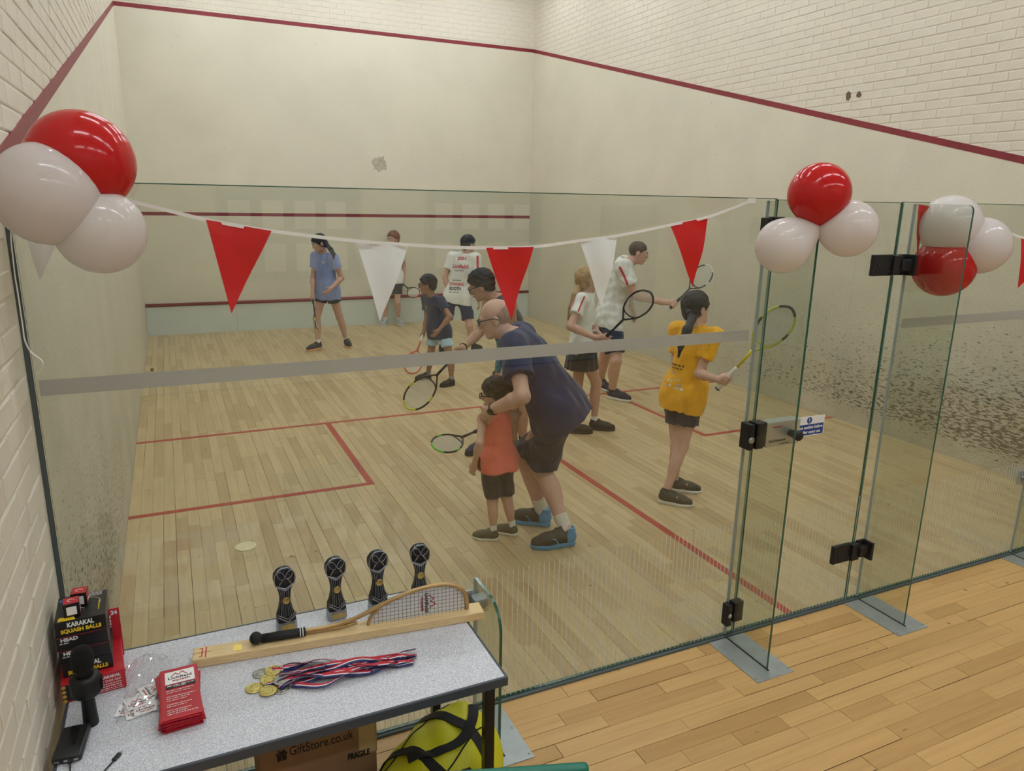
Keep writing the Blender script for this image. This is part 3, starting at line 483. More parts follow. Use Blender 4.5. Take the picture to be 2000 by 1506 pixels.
for par, a, b, zt_ in ((p1,.008,2.788,GZ),(p2,3.582,W_-.004,GZ),(d1,2.796,3.574,GZ-.004)): MB().box((a,-GT-.0006,zt_-.0026),(b,GT+.0006,zt_+.0006)).build('refraction_strip','glass_edge',par)  # added strips: dark colour stands in for the line refraction draws along the top
MB().box((.018,-GT-.0012,1.497),(2.70,-GT-.0002,1.545)).build('frosted_band','frost_film',p1)
MB().box((3.685,-GT-.0012,1.497),(W_-.05,-GT-.0002,1.545)).build('frosted_band','frost_film',p2)
for par, a, b in ((p1,.03,2.78),(d1,2.80,3.57),(p2,3.6,W_-.03)):
    mb = MB(); x = a
    while x < b: mb.box((x,-GT-.001,.016),(x+.0032,-GT-.0002,.615)); x += .024
    s = mb.build('printed_stripes','stripe_film',par); s['kind'] = 'stuff'
tr = struct(MB().bbox((0,-.022,-.003),(W_,.016,.010),.003).build('trim_2','seal_dark'), 'dark floor channel under the glass wall', 'channel')
tr = struct(MB().bbox((-.0085,-.008,.010),(.0045,.008,GZ),.001).build('trim_3','seal_dark'), 'dark seal between glass wall and left brick wall', 'seal')
def fin(x, z1, dep_, label, low):
    poly = [(-.012,.0),(-.012,z1)]; r = .11 if low else .03
    for k in range(9): a = math.pi/2*k/8; poly.append((-dep_+r-r*math.sin(a), z1-r+r*math.cos(a)))
    poly.append((-dep_,.0)); n = len(poly)
    mb = MB(); mb.add([(x-GT,y,z) for y, z in poly]+[(x+GT,y,z) for y, z in poly], [tuple(range(n))[::-1], tuple(range(n,2*n))]+[(i,(i+1) % n,n+(i+1) % n,n+i) for i in range(n)])
    mb.mi = [0,0]+[1]*n
    me = mb.mesh('glass_fin'); bm = bmesh.new(); bm.from_mesh(me); bmesh.ops.recalc_face_normals(bm, faces=bm.faces[:]); bm.to_mesh(me); bm.free()
    t = thing('glass_fin', label, 'glass fin', (x,-dep_/2,0)); link('fin_sheet', me, ['glass_clear','glass_edge'], t)
    MB().box((x-.007,-.0125,.016),(x+.007,-GT-.0003,z1)).build('silicone_joint','silicone',t)
    if low:
        MB().bbox((x-.085,-GT-.012,.475),(x-.014,-GT-.002,.565),.003).build('clamp_plate','steel_dull',t)
        mb = MB(); mb.lathe([(.012,0),(.012,.006),(.006,.008)], frame((x-.05,-GT-.012,.52),(1,0,0),(0,0,1)), 12); mb.build('bolt','steel',t,True)
        MB().bbox((x-.03,-.075,.49),(x+.03,-.018,.55),.008).build('clamp_block','steel_dull',t)
    return t
mat('slot_dark', (22,22,22), .7)
def plate(x, label):
    t = thing('floor_plate', label, 'metal plate', (x,-.18,0), 'steel plates under the glass fins')
    MB().bbox((x-.108,-.358,-.004),(x+.108,-.024,.0045),.0015).build('plate_sheet','steel_dull',t)
    MB().box((x-.005,-.312,.003),(x+.005,-.024,.0052)).build('slot','slot_dark',t)
    for sx in (-.095,.095):
        for yy in (-.06,-.18,-.335):
            mb = MB(); mb.lathe([(.0055,0),(.0055,.0015),(.003,.003)], Matrix.Translation((x+sx,yy,.0042)), 10); mb.build('screw','steel',t,True)
for x, z1, lab, lb2 in ((1.40,.612,'low glass fin with rounded corner beside the table','steel floor plate beside the table, partly under it'),(2.735,2.10,'tall glass fin on the lock side of the glass door','steel floor plate on the lock side of the glass door'),(3.655,2.10,'tall glass fin on the hinge side of the glass door','steel floor plate on the hinge side of the glass door'),(5.0,.612,'low glass fin at the right edge, beyond the door','steel floor plate at the right edge of the picture')):
    fin(x, z1, .262 if z1 < 1 else .30, lab, z1 < 1); plate(x, lb2)
# door furniture
MB().bbox((2.815,-.062,.995),(3.02,-GT-.001,1.115),.003).build('lock_case','alu',d1)
lk = [o for o in d1.children if o.name.startswith('lock_case')][0]
text('ELLIS PEARSON', .017, frame((2.885,-.0635,1.022),(1,0,0),(0,0,1)), 'ink_dark', lk, width=.10); print_marks(frame((2.93,-.0635,1.006),(1,0,0),(0,0,1)), .06, .010, 1).build('small_print','ink_dark',lk)['kind'] = 'stuff'
print_marks(frame((2.88,-.0635,1.09),(1,0,0),(0,0,1)), .065, .011, 2).build('small_print','ink_red',lk)['kind'] = 'stuff'
mb = MB(); mb.lathe([(.017,0),(.018,.02),(.024,.042),(.024,.058),(.019,.064)], frame((2.962,-.06,1.052),(1,0,0),(0,0,1)), 20); mb.build('door_knob','bracket_black',d1,True)
MB().bbox((2.745,-.075,1.0),(2.79,-.012,1.122),.003).build('strike_box','bracket_black',d1); MB().bbox((2.702,-.078,1.0),(2.728,-.012,1.122),.003).build('strike_plate','bracket_black',d1); MB().bbox((2.79,-.06,1.003),(2.815,-GT-.001,1.118),.002).build('latch_block','bracket_black',d1)
mb = MB(); mb.lathe([(.015,0),(.015,.006),(.008,.008)], frame((2.712,-.077,1.05),(1,0,0),(0,0,1)), 16); mb.build('lock_cylinder','steel',d1,True)
for z0 in (.10,1.93):
    s = MB().bbox((2.742,-.05,z0),(2.80,-.010,z0+.105),.003).build('stop_bracket','bracket_black',d1); MB().bbox((2.700,-.055,z0-.012),(2.728,-.012,z0+.10),.003).build('stop_plate','bracket_black',d1)
    mb = MB(); mb.lathe([(.011,0),(.011,.005),(.006,.007)], frame((2.714,-.054,z0+.045),(1,0,0),(0,0,1)), 12); mb.build('bolt','steel',s,True)
for z0 in (.262,1.765):
    h = MB().bbox((3.405,-.03,z0),(3.535,-GT-.001,z0+.10),.004).build('hinge','bracket_black',d1); MB().bbox((3.525,-.045,z0+.004),(3.58,-GT-.001,z0+.096),.004).build('hinge_boss','bracket_black',h)
    mb = MB(); mb.bbox((3.57,-.058,z0+.022),(3.655,-.02,z0+.078),.006); mb.build('hinge_knuckle','bracket_black',h)
    MB().bbox((3.585,-.022,z0),(3.646,-GT-.001,z0+.10),.003).build('hinge_bracket','bracket_black',h); MB().bbox((3.632,-.075,z0),(3.648,-.008,z0+.10),.003).build('hinge_flange','bracket_black',h)
    for (bx, bz) in ((3.44,.05),(3.515,.02),(3.515,.08),(3.60,.012),(3.60,.088)):
        mb = MB(); mb.lathe([(.006,0),(.006,.003),(.003,.005)], frame((bx,-.030 if bx < 3.55 else -.022,z0+bz),(1,0,0),(0,0,1)), 8); mb.build('bolt','black_plastic',h)
# sign on the door
mat('sign_white', (236,238,240), .35); mat('sign_blue', (26,62,140), .4)
t = thing('door_sign', 'blue and white sanitise notice on the glass door', 'sign', (3.135,-.012,1.0))
MB().box((3.035,-.0095,1.0),(3.235,-.0072,1.098)).build('sign_sheet','sign_white',t)
MB().box((3.041,-.0100,1.004),(3.231,-.0094,1.058)).build('blue_field','sign_blue',t)
mb = MB(); mb.lathe([(.0165,0),(.0165,.0006)], frame((3.135,-.0094,1.078),(1,0,0),(0,0,1)), 24); mb.build('blue_disc','sign_blue',t)
mb = MB(); M = frame((3.135,-.0101,1.078),(1,0,0),(0,0,1)); mb.prism([(-.002,-.003),(.002,-.003),(.0032,.011),(-.0032,.011)], M, .0004); mb.lathe([(.0026,0),(.0026,.0004)], M @ Matrix.Translation((0,-.008,0)), 10); mb.build('exclamation_mark','ink_white',t)
text('Please sanitise before', .021, frame((3.136,-.0102,1.043),(1,0,0),(0,0,1)), 'ink_white', t, width=.178, bold=.0005); text('and after every use', .021, frame((3.136,-.0102,1.019),(1,0,0),(0,0,1)), 'ink_white', t, width=.155, bold=.0005)
# ================================================================== BALLOONS, BUNTING
rubber('balloon_red', (206,34,36), .22); rubber('balloon_white', (238,232,228), .4)
def balloon(c, t, f, r, lab):
    t, f = Vector(t), Vector(f); a = (f-t).normalized(); cen = f-a*r; tl = max((cen-t).length, r*1.08); x = a.orthogonal().normalized(); M = frame(cen, x, a.cross(x))
    prof = []
    for k in range(25):
        th = math.pi*k/24; rr = math.sin(th); h = math.cos(th)
        if h < 0: q = -h; rr *= 1-.0*q; h = -(q*(1-q*q)+q*q*q*tl/r)
        prof.append((max(.0012, rr*r*(1-.10*max(0,-h)**2)), h*r))
    o = thing('balloon', lab, 'balloon', cen-Vector((0,0,r)))
    mb = MB(); mb.lathe(prof[::-1], M, 36); mb.build('skin', 'balloon_'+c, o, True)
    mb = MB(); e = -a; tp = cen+e*tl; mb.lathe([(.003,0),(.0075,.004),(.005,.010),(.010,.018)], frame(tp, x, (e).cross(x)), 12); mb.build('knot', 'balloon_'+c, o, True)
for b in DATA['BA']: balloon(b['c'], b['t'], b['f'], b['r'], b['l'])
mat('flag_red', (204,28,30), .28, 0, .06, 9, .25, 14); mat('flag_white', (228,232,230), .3, 0, .03, 9, .25, 14); mat('tape_white', (232,230,226), .5)
def ribbon_strip(pts, wd, up=Vector((0,0,1)), thick=.0006):
    mb = MB(); P = [Vector(p) for p in pts]; vs = []
    for i, q in enumerate(P):
        t = (P[min(i+1,len(P)-1)]-P[max(i-1,0)]).normalized(); n = (up-t*up.dot(t)); n = n.normalized() if n.length > .1 else t.orthogonal().normalized(); b = t.cross(n)
        vs += [q-n*wd/2-b*thick, q+n*wd/2-b*thick, q+n*wd/2+b*thick, q-n*wd/2+b*thick]
    fs = []
    for i in range(len(P)-1):
        for k in range(4): fs.append((i*4+k, i*4+(k+1) % 4, i*4+4+(k+1) % 4, i*4+4+k))
    fs += [(3,2,1,0), tuple(len(vs)-4+k for k in range(4))]
    return mb.add(vs, fs)
def smooth_path(pts, n=6):
    P = [Vector(p) for p in pts]; out = []
    for i in range(len(P)-1):
        p0, p1, p2, p3 = P[max(i-1,0)], P[i], P[i+1], P[min(i+2,len(P)-1)]
        for k in range(n):
            t = k/n; out.append(.5*((2*p1)+(p2-p0)*t+(2*p0-5*p1+4*p2-p3)*t*t+(-p0+3*p1-3*p2+p3)*t**3))
    return out+[P[-1]]
def flag(tri, m, parent, seed):
    r_ = random.Random(seed); a, b, c = [Vector(q) for q in tri]; n = 10; nr = (b-a).cross(c-a).normalized(); vs = []; idx = {}
    ph = r_.random()*6
    for i in range(n+1):
        for j in range(n+1-i):
            u, v = j/n, i/n; q = a+(b-a)*u+(c-a)*v; q = q+nr*(.006*math.sin(u*7+ph)*(1-v*.3)+.004*math.sin(v*6+ph*2))
            idx[i,j] = len(vs); vs.append(q)
    N = len(vs); vs2 = vs+[q+nr*.0008 for q in vs]; fs = []
    for i in range(n):
        for j in range(n-i):
            f = (idx[i,j], idx[i,j+1], idx[i+1,j]); fs.append(f[::-1]); fs.append(tuple(x+N for x in f))
            if j < n-i-1: f = (idx[i,j+1], idx[i+1,j+1], idx[i+1,j]); fs.append(f[::-1]); fs.append(tuple(x+N for x in f))
    return MB().add(vs2, fs).build('pennant', m, parent, True)
bu = thing('bunting', 'string of red and white pennants across the large glass pane', 'bunting', DATA['PO']['string'][7])
S_ = smooth_path(DATA['PO']['string'], 5); ribbon_strip(S_, .011).build('cord', 'tape_white', bu)
for i, f in enumerate(DATA['PO']['flags']): flag(f, 'flag_white' if i in (1,3,5) else 'flag_red', bu, i)
e = Vector(DATA['PO']['string'][-1]); MB().box((e.x-.012,e.y-.001,e.z-.008),(e.x+.03,e.y+.001,e.z+.012), M=None).build('sticky_tape','tape_white',bu)
f0 = DATA['PO']['flags'][5]; ribbon_strip(smooth_path([DATA['PO']['flags'][5][0], DATA['PO']['flags'][5][1], DATA['PO']['string'][0]],5), .011).build('cord','tape_white',bu)
b2 = thing('bunting', 'red pennants strung beyond the glass door, at the right edge', 'bunting', DATA['PO']['rstring'][0])
ribbon_strip(smooth_path(DATA['PO']['rstring'],5), .011).build('cord','tape_white',b2)
for i, k in enumerate(('rflag1','rflag2')): flag(DATA['PO'][k], 'flag_red', b2, 20+i)
rp = [Vector(q) for q in DATA['PO']['ribbon']]; rp = [Vector((max(q.x,.006),q.y,q.z)) for q in rp]
kn = Vector(DATA['BA'][0]['t']); rp = [kn, kn+Vector((-.11,.06,-.03)), Vector((.02,-.07,2.0))]+rp[1:]
tag(ground(ribbon_strip(smooth_path(rp,5), .006, Vector((.3,1,.2))).build('balloon_ribbon','tape_white')), 'thin white ribbon trailing down the left brick wall from the balloons', 'ribbon')
# ================================================================== COURT SMALL THINGS
mat('ball_brown', (120,62,36), .5); b_ = DATA
mb = MB(); mb.lathe([(.002,-.02),(.012,-.016),(.0185,-.008),(.02,0),(.0185,.008),(.012,.016),(.002,.02)], Matrix.Translation((.087,7.173,.0212)), 18); tag(ground(mb.build('squash_ball','ball_brown',None,True)), 'small brown ball on the court floor by the left wall', 'ball')
mat('disc_cream', (226,214,176), .5, 0, .08, 60)
mb = MB(); mb.lathe([(.062,0),(.062,.003),(.05,.0045),(.03,.004)], Matrix.Translation((.666,1.911,.0013)), 32); tag(ground(mb.build('floor_disc','disc_cream')), 'round cream disc lying on the court floor behind the trophies', 'disc')
# ================================================================== TABLE
TZ = .68; TX0, TX1, TY0, TY1 = .025, 1.215, -.715, -.115
speckle('laminate', (176,178,188), (226,226,232)); mat('edge_grey', (66,72,82), .5); mat('leg_black', (24,24,26), .3, .3)
tb = thing('table', 'grey laminate folding table holding trophies and medals', 'table', ((TX0+TX1)/2,(TY0+TY1)/2,0))
MB().box((TX0+.004,TY0+.004,TZ-.022),(TX1-.004,TY1-.004,TZ)).build('table_top','laminate',tb)
mb = MB(); r = .012
for a, b in (((TX0-.004,TY0-.004),(TX1+.004,TY0+.006)),((TX0-.004,TY1-.006),(TX1+.004,TY1+.004)),((TX0-.004,TY0),(TX0+.006,TY1)),((TX1-.006,TY0),(TX1+.004,TY1))): MB().bbox((a[0],a[1],TZ-.03),(b[0],b[1],TZ+.0008),.003).build('edge_band','edge_grey',tb)
for lx in (TX0+.04,TX1-.04):
    for ly in (TY0+.045,TY1-.045):
        MB().bbox((lx-.016,ly-.016,0.001),(lx+.016,ly+.016,TZ-.024),.003).build('leg','leg_black',tb)
for ly in (TY0+.045,TY1-.045): MB().bbox((TX0+.04,ly-.01,TZ-.062),(TX1-.04,ly+.01,TZ-.023),.003).build('rail','leg_black',tb)
for lx in (TX0+.04,TX1-.04): MB().bbox((lx-.01,TY0+.06,TZ-.062),(lx+.01,TY1-.06,TZ-.023),.003).build('rail','leg_black',tb)
# trophies -----------------------------------------------------------
mat('trophy_dark', (52,54,60), .38, .55, .35, 60, .3, 90); mat('trophy_silver', (158,160,166), .3, .85, .15, 60); mat('trophy_gold', (200,172,106), .3, .85, .15, 50)
def make_trophy():
    t = thing('trophy', '', 'trophy', (0,0,0), 'racket trophies standing on the table')
    def ring(w_, d_, z): c = .28; return [(-w_+w_*c,-d_,z),(w_-w_*c,-d_,z),(w_,-d_+d_*c,z),(w_,d_-d_*c,z),(w_-w_*c,d_,z),(-w_+w_*c,d_,z),(-w_,d_-d_*c,z),(-w_,-d_+d_*c,z)]
    def loft(secs, name, m):
        vs = []; fs = []
        for s in secs: vs += ring(*s)
        for i in range(len(secs)-1):
            for k in range(8): fs.append((i*8+k, i*8+(k+1) % 8, i*8+8+(k+1) % 8, i*8+8+k))
        fs += [tuple(range(7,-1,-1)), tuple(len(vs)-8+k for k in range(8))]
        return MB().add(vs, fs).build(name, m, t)
    loft([(.030,.024,0),(.031,.025,.004),(.030,.024,.034),(.0305,.0245,.036)], 'base', 'trophy_silver')
    loft([(.029,.023,.036),(.028,.022,.056),(.021,.017,.078),(.0165,.0135,.105),(.0165,.0135,.122),(.020,.015,.146),(.025,.016,.160)], 'column', 'trophy_dark')
    loft([(.022,.013,.158),(.030,.015,.170),(.033,.016,.188),(.031,.015,.206),(.020,.013,.220),(.010,.010,.225)], 'head', 'trophy_dark')
    MB().box((-.022,-.0262,.008),(.022,-.024,.027)).build('plaque','trophy_gold',t)
    FX = lambda z: frame((0,-.0165,z),(1,0,0),(0,0,1))
    mb = MB(); mb.lathe([(.0125,0),(.0125,.004),(.010,.005),(.009,.0035)], FX(.112) @ Matrix.Translation((0,0,-.001)), 20); mb.build('medallion','trophy_gold',t,True)
    mb = MB()
    for s in (-1,1):
        for k in range(3): x0 = s*(.004+.006*k); mb.tube([(x0*1.2,-.0235,.058),(x0*.85,-.0155,.10),(x0*.85,-.0155,.125),(x0*1.15,-.017,.155)], .0011, 5)
        mb.tube([(s*.029,-.0235,.060),(0,-.0255,.038)], .0022, 6); mb.tube([(s*.029,-.0225,.068),(0,-.0245,.047)], .0016, 6)
        mb.tube([(s*.022,-.0145,.160),(0,-.0165,.148)], .0018, 6)
    mb.tube([(.010,-.0115,.226),(.021,-.0135,.221),(.032,-.0155,.206),(.034,-.0165,.188),(.030,-.0155,.169),(.0,-.0165,.154),(-.030,-.0155,.169),(-.034,-.0165,.188),(-.032,-.0155,.206),(-.021,-.0135,.221),(-.010,-.0115,.226)], .0018, 6, closed=True)
    mb.build('silver_ridges','trophy_silver',t)['kind'] = 'stuff'
    for s in (-1,1):
        mb = MB(); ax = Vector((s*.55,0,.835)); c0 = Vector((-s*.020,-.0175,.170)); c1 = c0+ax*.036; hc = Vector((s*.0135,-.021,.2065))
        mb.tube([c0,c1], .0017, 6); h = mb.build('crossed_racket','trophy_silver',t)
        mb = MB(); M = frame(hc-Vector((0,-.003,0)), Vector((ax.z,0,-ax.x)), ax); pts = [(.0095*math.cos(a),.0165*math.sin(a)) for a in [k*math.pi/10 for k in range(20)]]; mb.prism(pts, M, .005); mb.build('racket_head','trophy_dark',h)
        mb = MB(); mb.tube([M @ Vector((x,y,.005)) for x, y in pts], .0013, 5, closed=True); mb.build('racket_rim','trophy_silver',h)
    for s in (-1,1): mb = MB(); mb.lathe([(.002,0),(.0035,.002),(.002,.005)], frame((s*.014,-.017,.181),(1,0,0),(0,0,1)), 8); mb.build('ball_stud','trophy_gold',t)
    return t
def copy_tree(o, parent=None):
    c = o.copy(); C.objects.link(c); c.parent = parent
    for ch in list(o.children): copy_tree(ch, c)
    return c
tp = make_trophy()
for i, (x, y, rz, lab) in enumerate(((.645,-.192,.10,'leftmost racket trophy, standing apart from the other three'),(.812,-.188,.08,'second racket trophy from the left, behind the wooden plank'),(.955,-.196,.12,'third racket trophy, its base hidden by the wire half racket'),(1.105,-.205,-.1,'racket trophy nearest the low glass fin, behind the half racket'))):
    o = tp if i == 0 else copy_tree(tp); o.location = (x,y,TZ+.0005); o.rotation_euler.z = rz; o['label'] = lab
# half-racket award on a pine plank ---------------------------------------------------------
mat('pine', (224,196,146), .45, 0, .12, 5, stretch=(3,40,40)); mat('gold_frame', (186,154,106), .3, .5, .1, 30); mat('grip_black', (26,26,28), .7, 0, .1, 60, .3, 120); mat('board_white', (236,236,238), .5); mat('string_dark', (96,90,84), .5); mat('brass', (214,184,96), .3, .9)
aw = thing('racket_award', 'pine plank award with a gold half racket and black ball', 'award', (.81,-.33,TZ))
A0 = Vector((.352,-.305,TZ+.0005)); uu = (Vector((1.268,-.402,0))-Vector((.352,-.305,0))).normalized(); vv = Vector((-uu.y,uu.x,0)); MA = Matrix(((uu.x,vv.x,0,A0.x),(uu.y,vv.y,0,A0.y),(uu.z,vv.z,1,A0.z),(0,0,0,1)))
PH = .030; PL = .925
MB().bbox((0,0,0),(PL,.068,PH),.003,M=MA).build('plank','pine',aw)
q = lambda s, z, y=.036: MA @ Vector((s, y, PH+z))
outer = smooth_path([q(.33,.016),(q(.42,.018)),q(.50,.034),q(.58,.066),q(.67,.096),q(.755,.108),q(.82,.100),q(.862,.066),q(.872,.022),q(.872,.0)],6)
mb = MB(); mb.tube(outer, .0075, 10); mb.build('racket_frame','gold_frame',aw,True)
mb = MB(); mb.tube(smooth_path([q(.33,.008),q(.44,.009),q(.50,.016)],5), .006, 8); mb.build('inner_shaft','gold_frame',aw,True)
mb = MB(); mb.tube(smooth_path([q(.575,.055),q(.545,.03),q(.535,.0)],5), .006, 8); mb.build('throat','gold_frame',aw,True)
poly = [(.54,.0)]+[((MA.inverted() @ p).x,(MA.inverted() @ p).z-PH) for p in outer if (MA.inverted() @ p).x > .55]+[(.87,0)]
MQ = MA @ Matrix(((1,0,0,0),(0,0,1,.038),(0,1,0,PH),(0,0,0,1)))
mb = MB(); mb.prism(poly, MQ, .003); mb.build('backing_board','board_white',aw)
def top_at(s):
    best = 0
    for a, b in zip(poly[:-1], poly[1:]):
        if min(a[0],b[0]) <= s <= max(a[0],b[0]) and abs(b[0]-a[0]) > 1e-6: best = max(best, a[1]+(b[1]-a[1])*(s-a[0])/(b[0]-a[0]))
    return best
mb = MB(); s = .555
while s < .868: mb.tube([q(s,0,.033),q(s,top_at(s),.033)], .0007, 4); s += .0135
z = .010
while z < .10:
    ss = [k*.002+.545 for k in range(165) if top_at(k*.002+.545) > z]
    if ss: mb.tube([q(min(ss),z,.033),q(max(ss),z,.033)], .0007, 4)
    z += .0135
st = mb.build('strings','string_dark',aw); st['kind'] = 'stuff'
logo(frame(q(.735,.048,.0355), (MA.to_3x3() @ Vector((0,0,-1))), (MA.to_3x3() @ Vector((1,0,0)))), .075, aw)
mb = MB(); mb.tube([q(.20,.014),q(.335,.014)], .0155, 14, flat=.85); mb.build('grip','grip_black',aw,True)
for s in (.318,.326): mb = MB(); mb.tube([q(s,.014),q(s+.0025,.014)], .0162, 14, flat=.85); mb.build('grip_ring','ink_white',aw)
mb = MB(); mb.lathe([(.0015,-.02),(.012,-.016),(.018,-.008),(.02,0),(.018,.008),(.012,.016),(.0015,.02)], Matrix.Translation(q(.185,.0205,.033)), 18); mb.build('ball','grip_black',aw,True)
MB().box((.118,.012,PH-.0004),(.142,.046,PH+.0006),M=MA).build('brass_plate','brass',aw)
mb = MB(); mb.box((0,.0335,PH-.0004),(.052,.0355,PH+.0003),M=MA).box((.025,.012,PH-.0004),(.0285,.058,PH+.0003),M=MA).box((.036,.006,PH-.0004),(.0395,.062,PH+.0003),M=MA).box((.018,.012,PH-.0004),(.028,.015,PH+.0003),M=MA).box((.018,.055,PH-.0004),(.028,.058,PH+.0003),M=MA); mb.build('red_marking','ink_red',aw)
mb = MB(); mb.tube([q(PL,-.012,.03),q(PL+.015,-.011,.03),q(PL+.02,-.006,.03),q(PL+.016,-.002,.03)], .0015, 6); mb.build('hook','brass',aw,True)
# medals -----------------------------------------------------------
mat('medal_gold', (218,202,128), .28, .85, .12, 200, .3, 300); mat('medal_silver', (184,184,178), .28, .85, .12, 200, .3, 300); mat('rib_red', (196,36,56), .6); mat('rib_white', (232,230,232), .6); mat('rib_blue', (44,48,110), .6)
def medal(i, x, y, lift, c, lab, ex, ey):
    r_ = random.Random(40+i); t = thing('medal', lab, 'medal', (x,y,TZ), 'medals with striped ribbons on the table')
    tilt = Matrix.Translation((x,y,TZ+.0005+lift)) @ Matrix.Rotation(r_.uniform(-.04,.04),4,'X') @ Matrix.Rotation(r_.uniform(-.04,.04),4,'Y')
    mb = MB(); mb.lathe([(.0245,0),(.025,.001),(.025,.0025),(.0225,.0035),(.0215,.0025),(.013,.0025),(.0122,.0034),(.006,.0036)], tilt, 32); d = mb.build('disc', 'medal_'+c, t)
    mb = MB()
    for k in range(12):
        a = 2*math.pi*k/12; mb.tube([tilt @ Vector((.014*math.cos(a),.014*math.sin(a),.003)), tilt @ Vector((.0175*math.cos(a+.3),.0175*math.sin(a+.3),.003)), tilt @ Vector((.021*math.cos(a+.45),.021*math.sin(a+.45),.003))], .0007, 4)
    mb.build('swirl_relief','medal_'+c,d)['kind'] = 'stuff'
    dx, dy = ex-x, ey-y; ln = math.hypot(dx,dy); ux, uy = dx/ln, dy/ln; nx_, ny_ = -uy, ux
    mb = MB(); mb.tube([Vector((x+ux*(.029+.006*math.cos(a)),y+uy*(.029+.006*math.cos(a)),TZ+lift+.0025))+Vector((nx_,ny_,0))*.006*math.sin(a) for a in [k*math.pi/6 for k in range(12)]], .0013, 6, closed=True); mb.build('ring','medal_'+c,t)
    for side in (0,1):
        pts = []; ph = r_.random()*6; am = r_.uniform(.012,.034); am2 = r_.uniform(.005,.014); N = 46; ph2 = r_.random()*6; roll0 = r_.uniform(-.3,.3)
        prev = None; vs = []
        for k in range(N):
            s = k/(N-1); w_ = math.sin(math.pi*min(1,s*1.15))**.7 if s < .87 else .35
            off = (am*math.sin(s*5.5+ph)+am2*math.sin(s*13+ph2)+(side-.5)*.016)*w_
            zz = TZ+.004+lift*(1-s)+.007*(.5+.5*math.sin(s*9+ph2+i))*w_+.0012*i*w_
            p_ = Vector((x+dx*s+ux*.03*(1-s)+nx_*off, y+dy*s+uy*.03*(1-s)+ny_*off, zz)); pts.append(p_)
        for k, p_ in enumerate(pts):
            tn = (pts[min(k+1,N-1)]-pts[max(k-1,0)]).normalized(); s = k/(N-1)
            roll = .75*math.sin(s*8+ph2*1.3)+roll0; up = Vector((0,0,1)); b = tn.cross(up).normalized(); wv = (b*math.cos(roll)+up*math.sin(roll)*.8)*.0085
            if wv.z < 0: pass
            base = Vector((0,0,abs(wv.z)))
            for l in range(6): vs.append(p_+base+wv*(-1+2*l/5))
        fs = []; mi = []
        for k in range(N-1):
            for l in range(5): fs.append((k*6+l,k*6+l+1,k*6+6+l+1,k*6+6+l)); mi.append((0,1,1,2,2)[l] if False else (0,0,1,2,2)[l])
        mb = MB(); mb.add(vs, fs); mb.mi = mi; o = mb.build('ribbon', ['rib_red','rib_white','rib_blue'], t, True)
        sd = o.modifiers.new('thick','SOLIDIFY'); sd.thickness = .0006
ML = ('silver medal at the top left of the medal pile','gold medal at the top of the pile, where the ribbons start','gold medal in the middle of the medal pile','gold medal farthest left in the medal pile','silver medal lying uppermost on the right of the pile','gold medal nearest the table front edge','silver medal mostly hidden under the upper silver one')
MC = ('silver','gold','gold','gold','silver','gold','silver'); LF = (.0,.005,.003,.0,.0085,.004,.0)
MP = ((.539,-.409),(.572,-.416),(.555,-.451),(.512,-.473),(.590,-.479),(.547,-.506),(.584,-.508)); ME = ((.997,-.503),(.985,-.530),(.965,-.540),(.955,-.515),(.985,-.512),(.925,-.535),(.972,-.548))
for i in range(7): medal(i, *MP[i], LF[i], MC[i], ML[i], *ME[i])
# leaflets -----------------------------------------------------------
mat('leaflet_red', (186,26,46), .35, 0, .04, 9); mat('leaflet_white', (240,240,240), .4)
NL = 16
for k in range(NL):
    r_ = random.Random(80+k); x, y = .316+r_.uniform(-.004,.004), -.456+r_.uniform(-.006,.006); a = .03+(r_.uniform(-.09,.09) if k < NL-1 else 0); z = TZ+.0004+k*.0022
    M = Matrix.Translation((x,y,z)) @ Matrix.Rotation(a,4,'Z')
    nn = 6; vs = []; fs = []; cl = .004*(k/NL)
    for i in range(nn+1):
        yy = -.1175+.235*i/nn; zz = cl*((i/nn-.5)**2)*4*(1 if True else 0)
        for xx in (-.0495,.0495): vs += [M @ Vector((xx,yy,zz)), M @ Vector((xx,yy,zz+.0017))]
    for i in range(nn): b = i*4; fs += [(b,b+4,b+6,b+2),(b+1,b+3,b+7,b+5),(b,b+1,b+5,b+4),(b+2,b+6,b+7,b+3)]
    fs += [(0,2,3,1),(nn*4,nn*4+1,nn*4+3,nn*4+2)]
    if k < NL-1:
        o = ground(MB().add(vs, fs).build('leaflet','leaflet_red')); tag(o, 'red leaflet in the stack under the uppermost printed one', 'leaflet', 'red leaflets stacked on the table')
    else:
        t = thing('leaflet', 'uppermost red leaflet of the stack, with white logo panel', 'leaflet', (x,y,z), 'red leaflets stacked on the table')
        MB().add(vs, fs).build('leaflet_sheet','leaflet_red',t)
        MT = M @ Matrix.Translation((0,0,.0026)); zof = lambda yy: cl*((yy+.1175)/.235-.5)**2*4
        MB().box((-.037,.045,zof(.08)-.0012),(.041,.108,zof(.08)+.0004),M=MT).build('white_panel','leaflet_white',t)
        logo(MT @ Matrix.Translation((.002,.074,zof(.08)+.0006)), .066, t)
        MB().box((-.037,.026,-.001),(.041,.040,.0009),M=MT).build('dark_strip','ink_dark',t)
        for i, (yy, wd) in enumerate(((.036,.070),(.0295,.035))): print_marks(MT @ Matrix.Translation((.002,yy,.0013)), wd, .006, 30+i).build('small_print','ink_white',t)['kind'] = 'stuff'
        for i in range(13):
            if i in (2,6,9): continue
            yy = .014-i*.0092; print_marks(MT @ Matrix.Translation((-.036,yy,zof(yy)+.0007)), .076-.012*(i*7 % 3), .0050, 50+i, align='LEFT').build('small_print','ink_white',t)['kind'] = 'stuff'
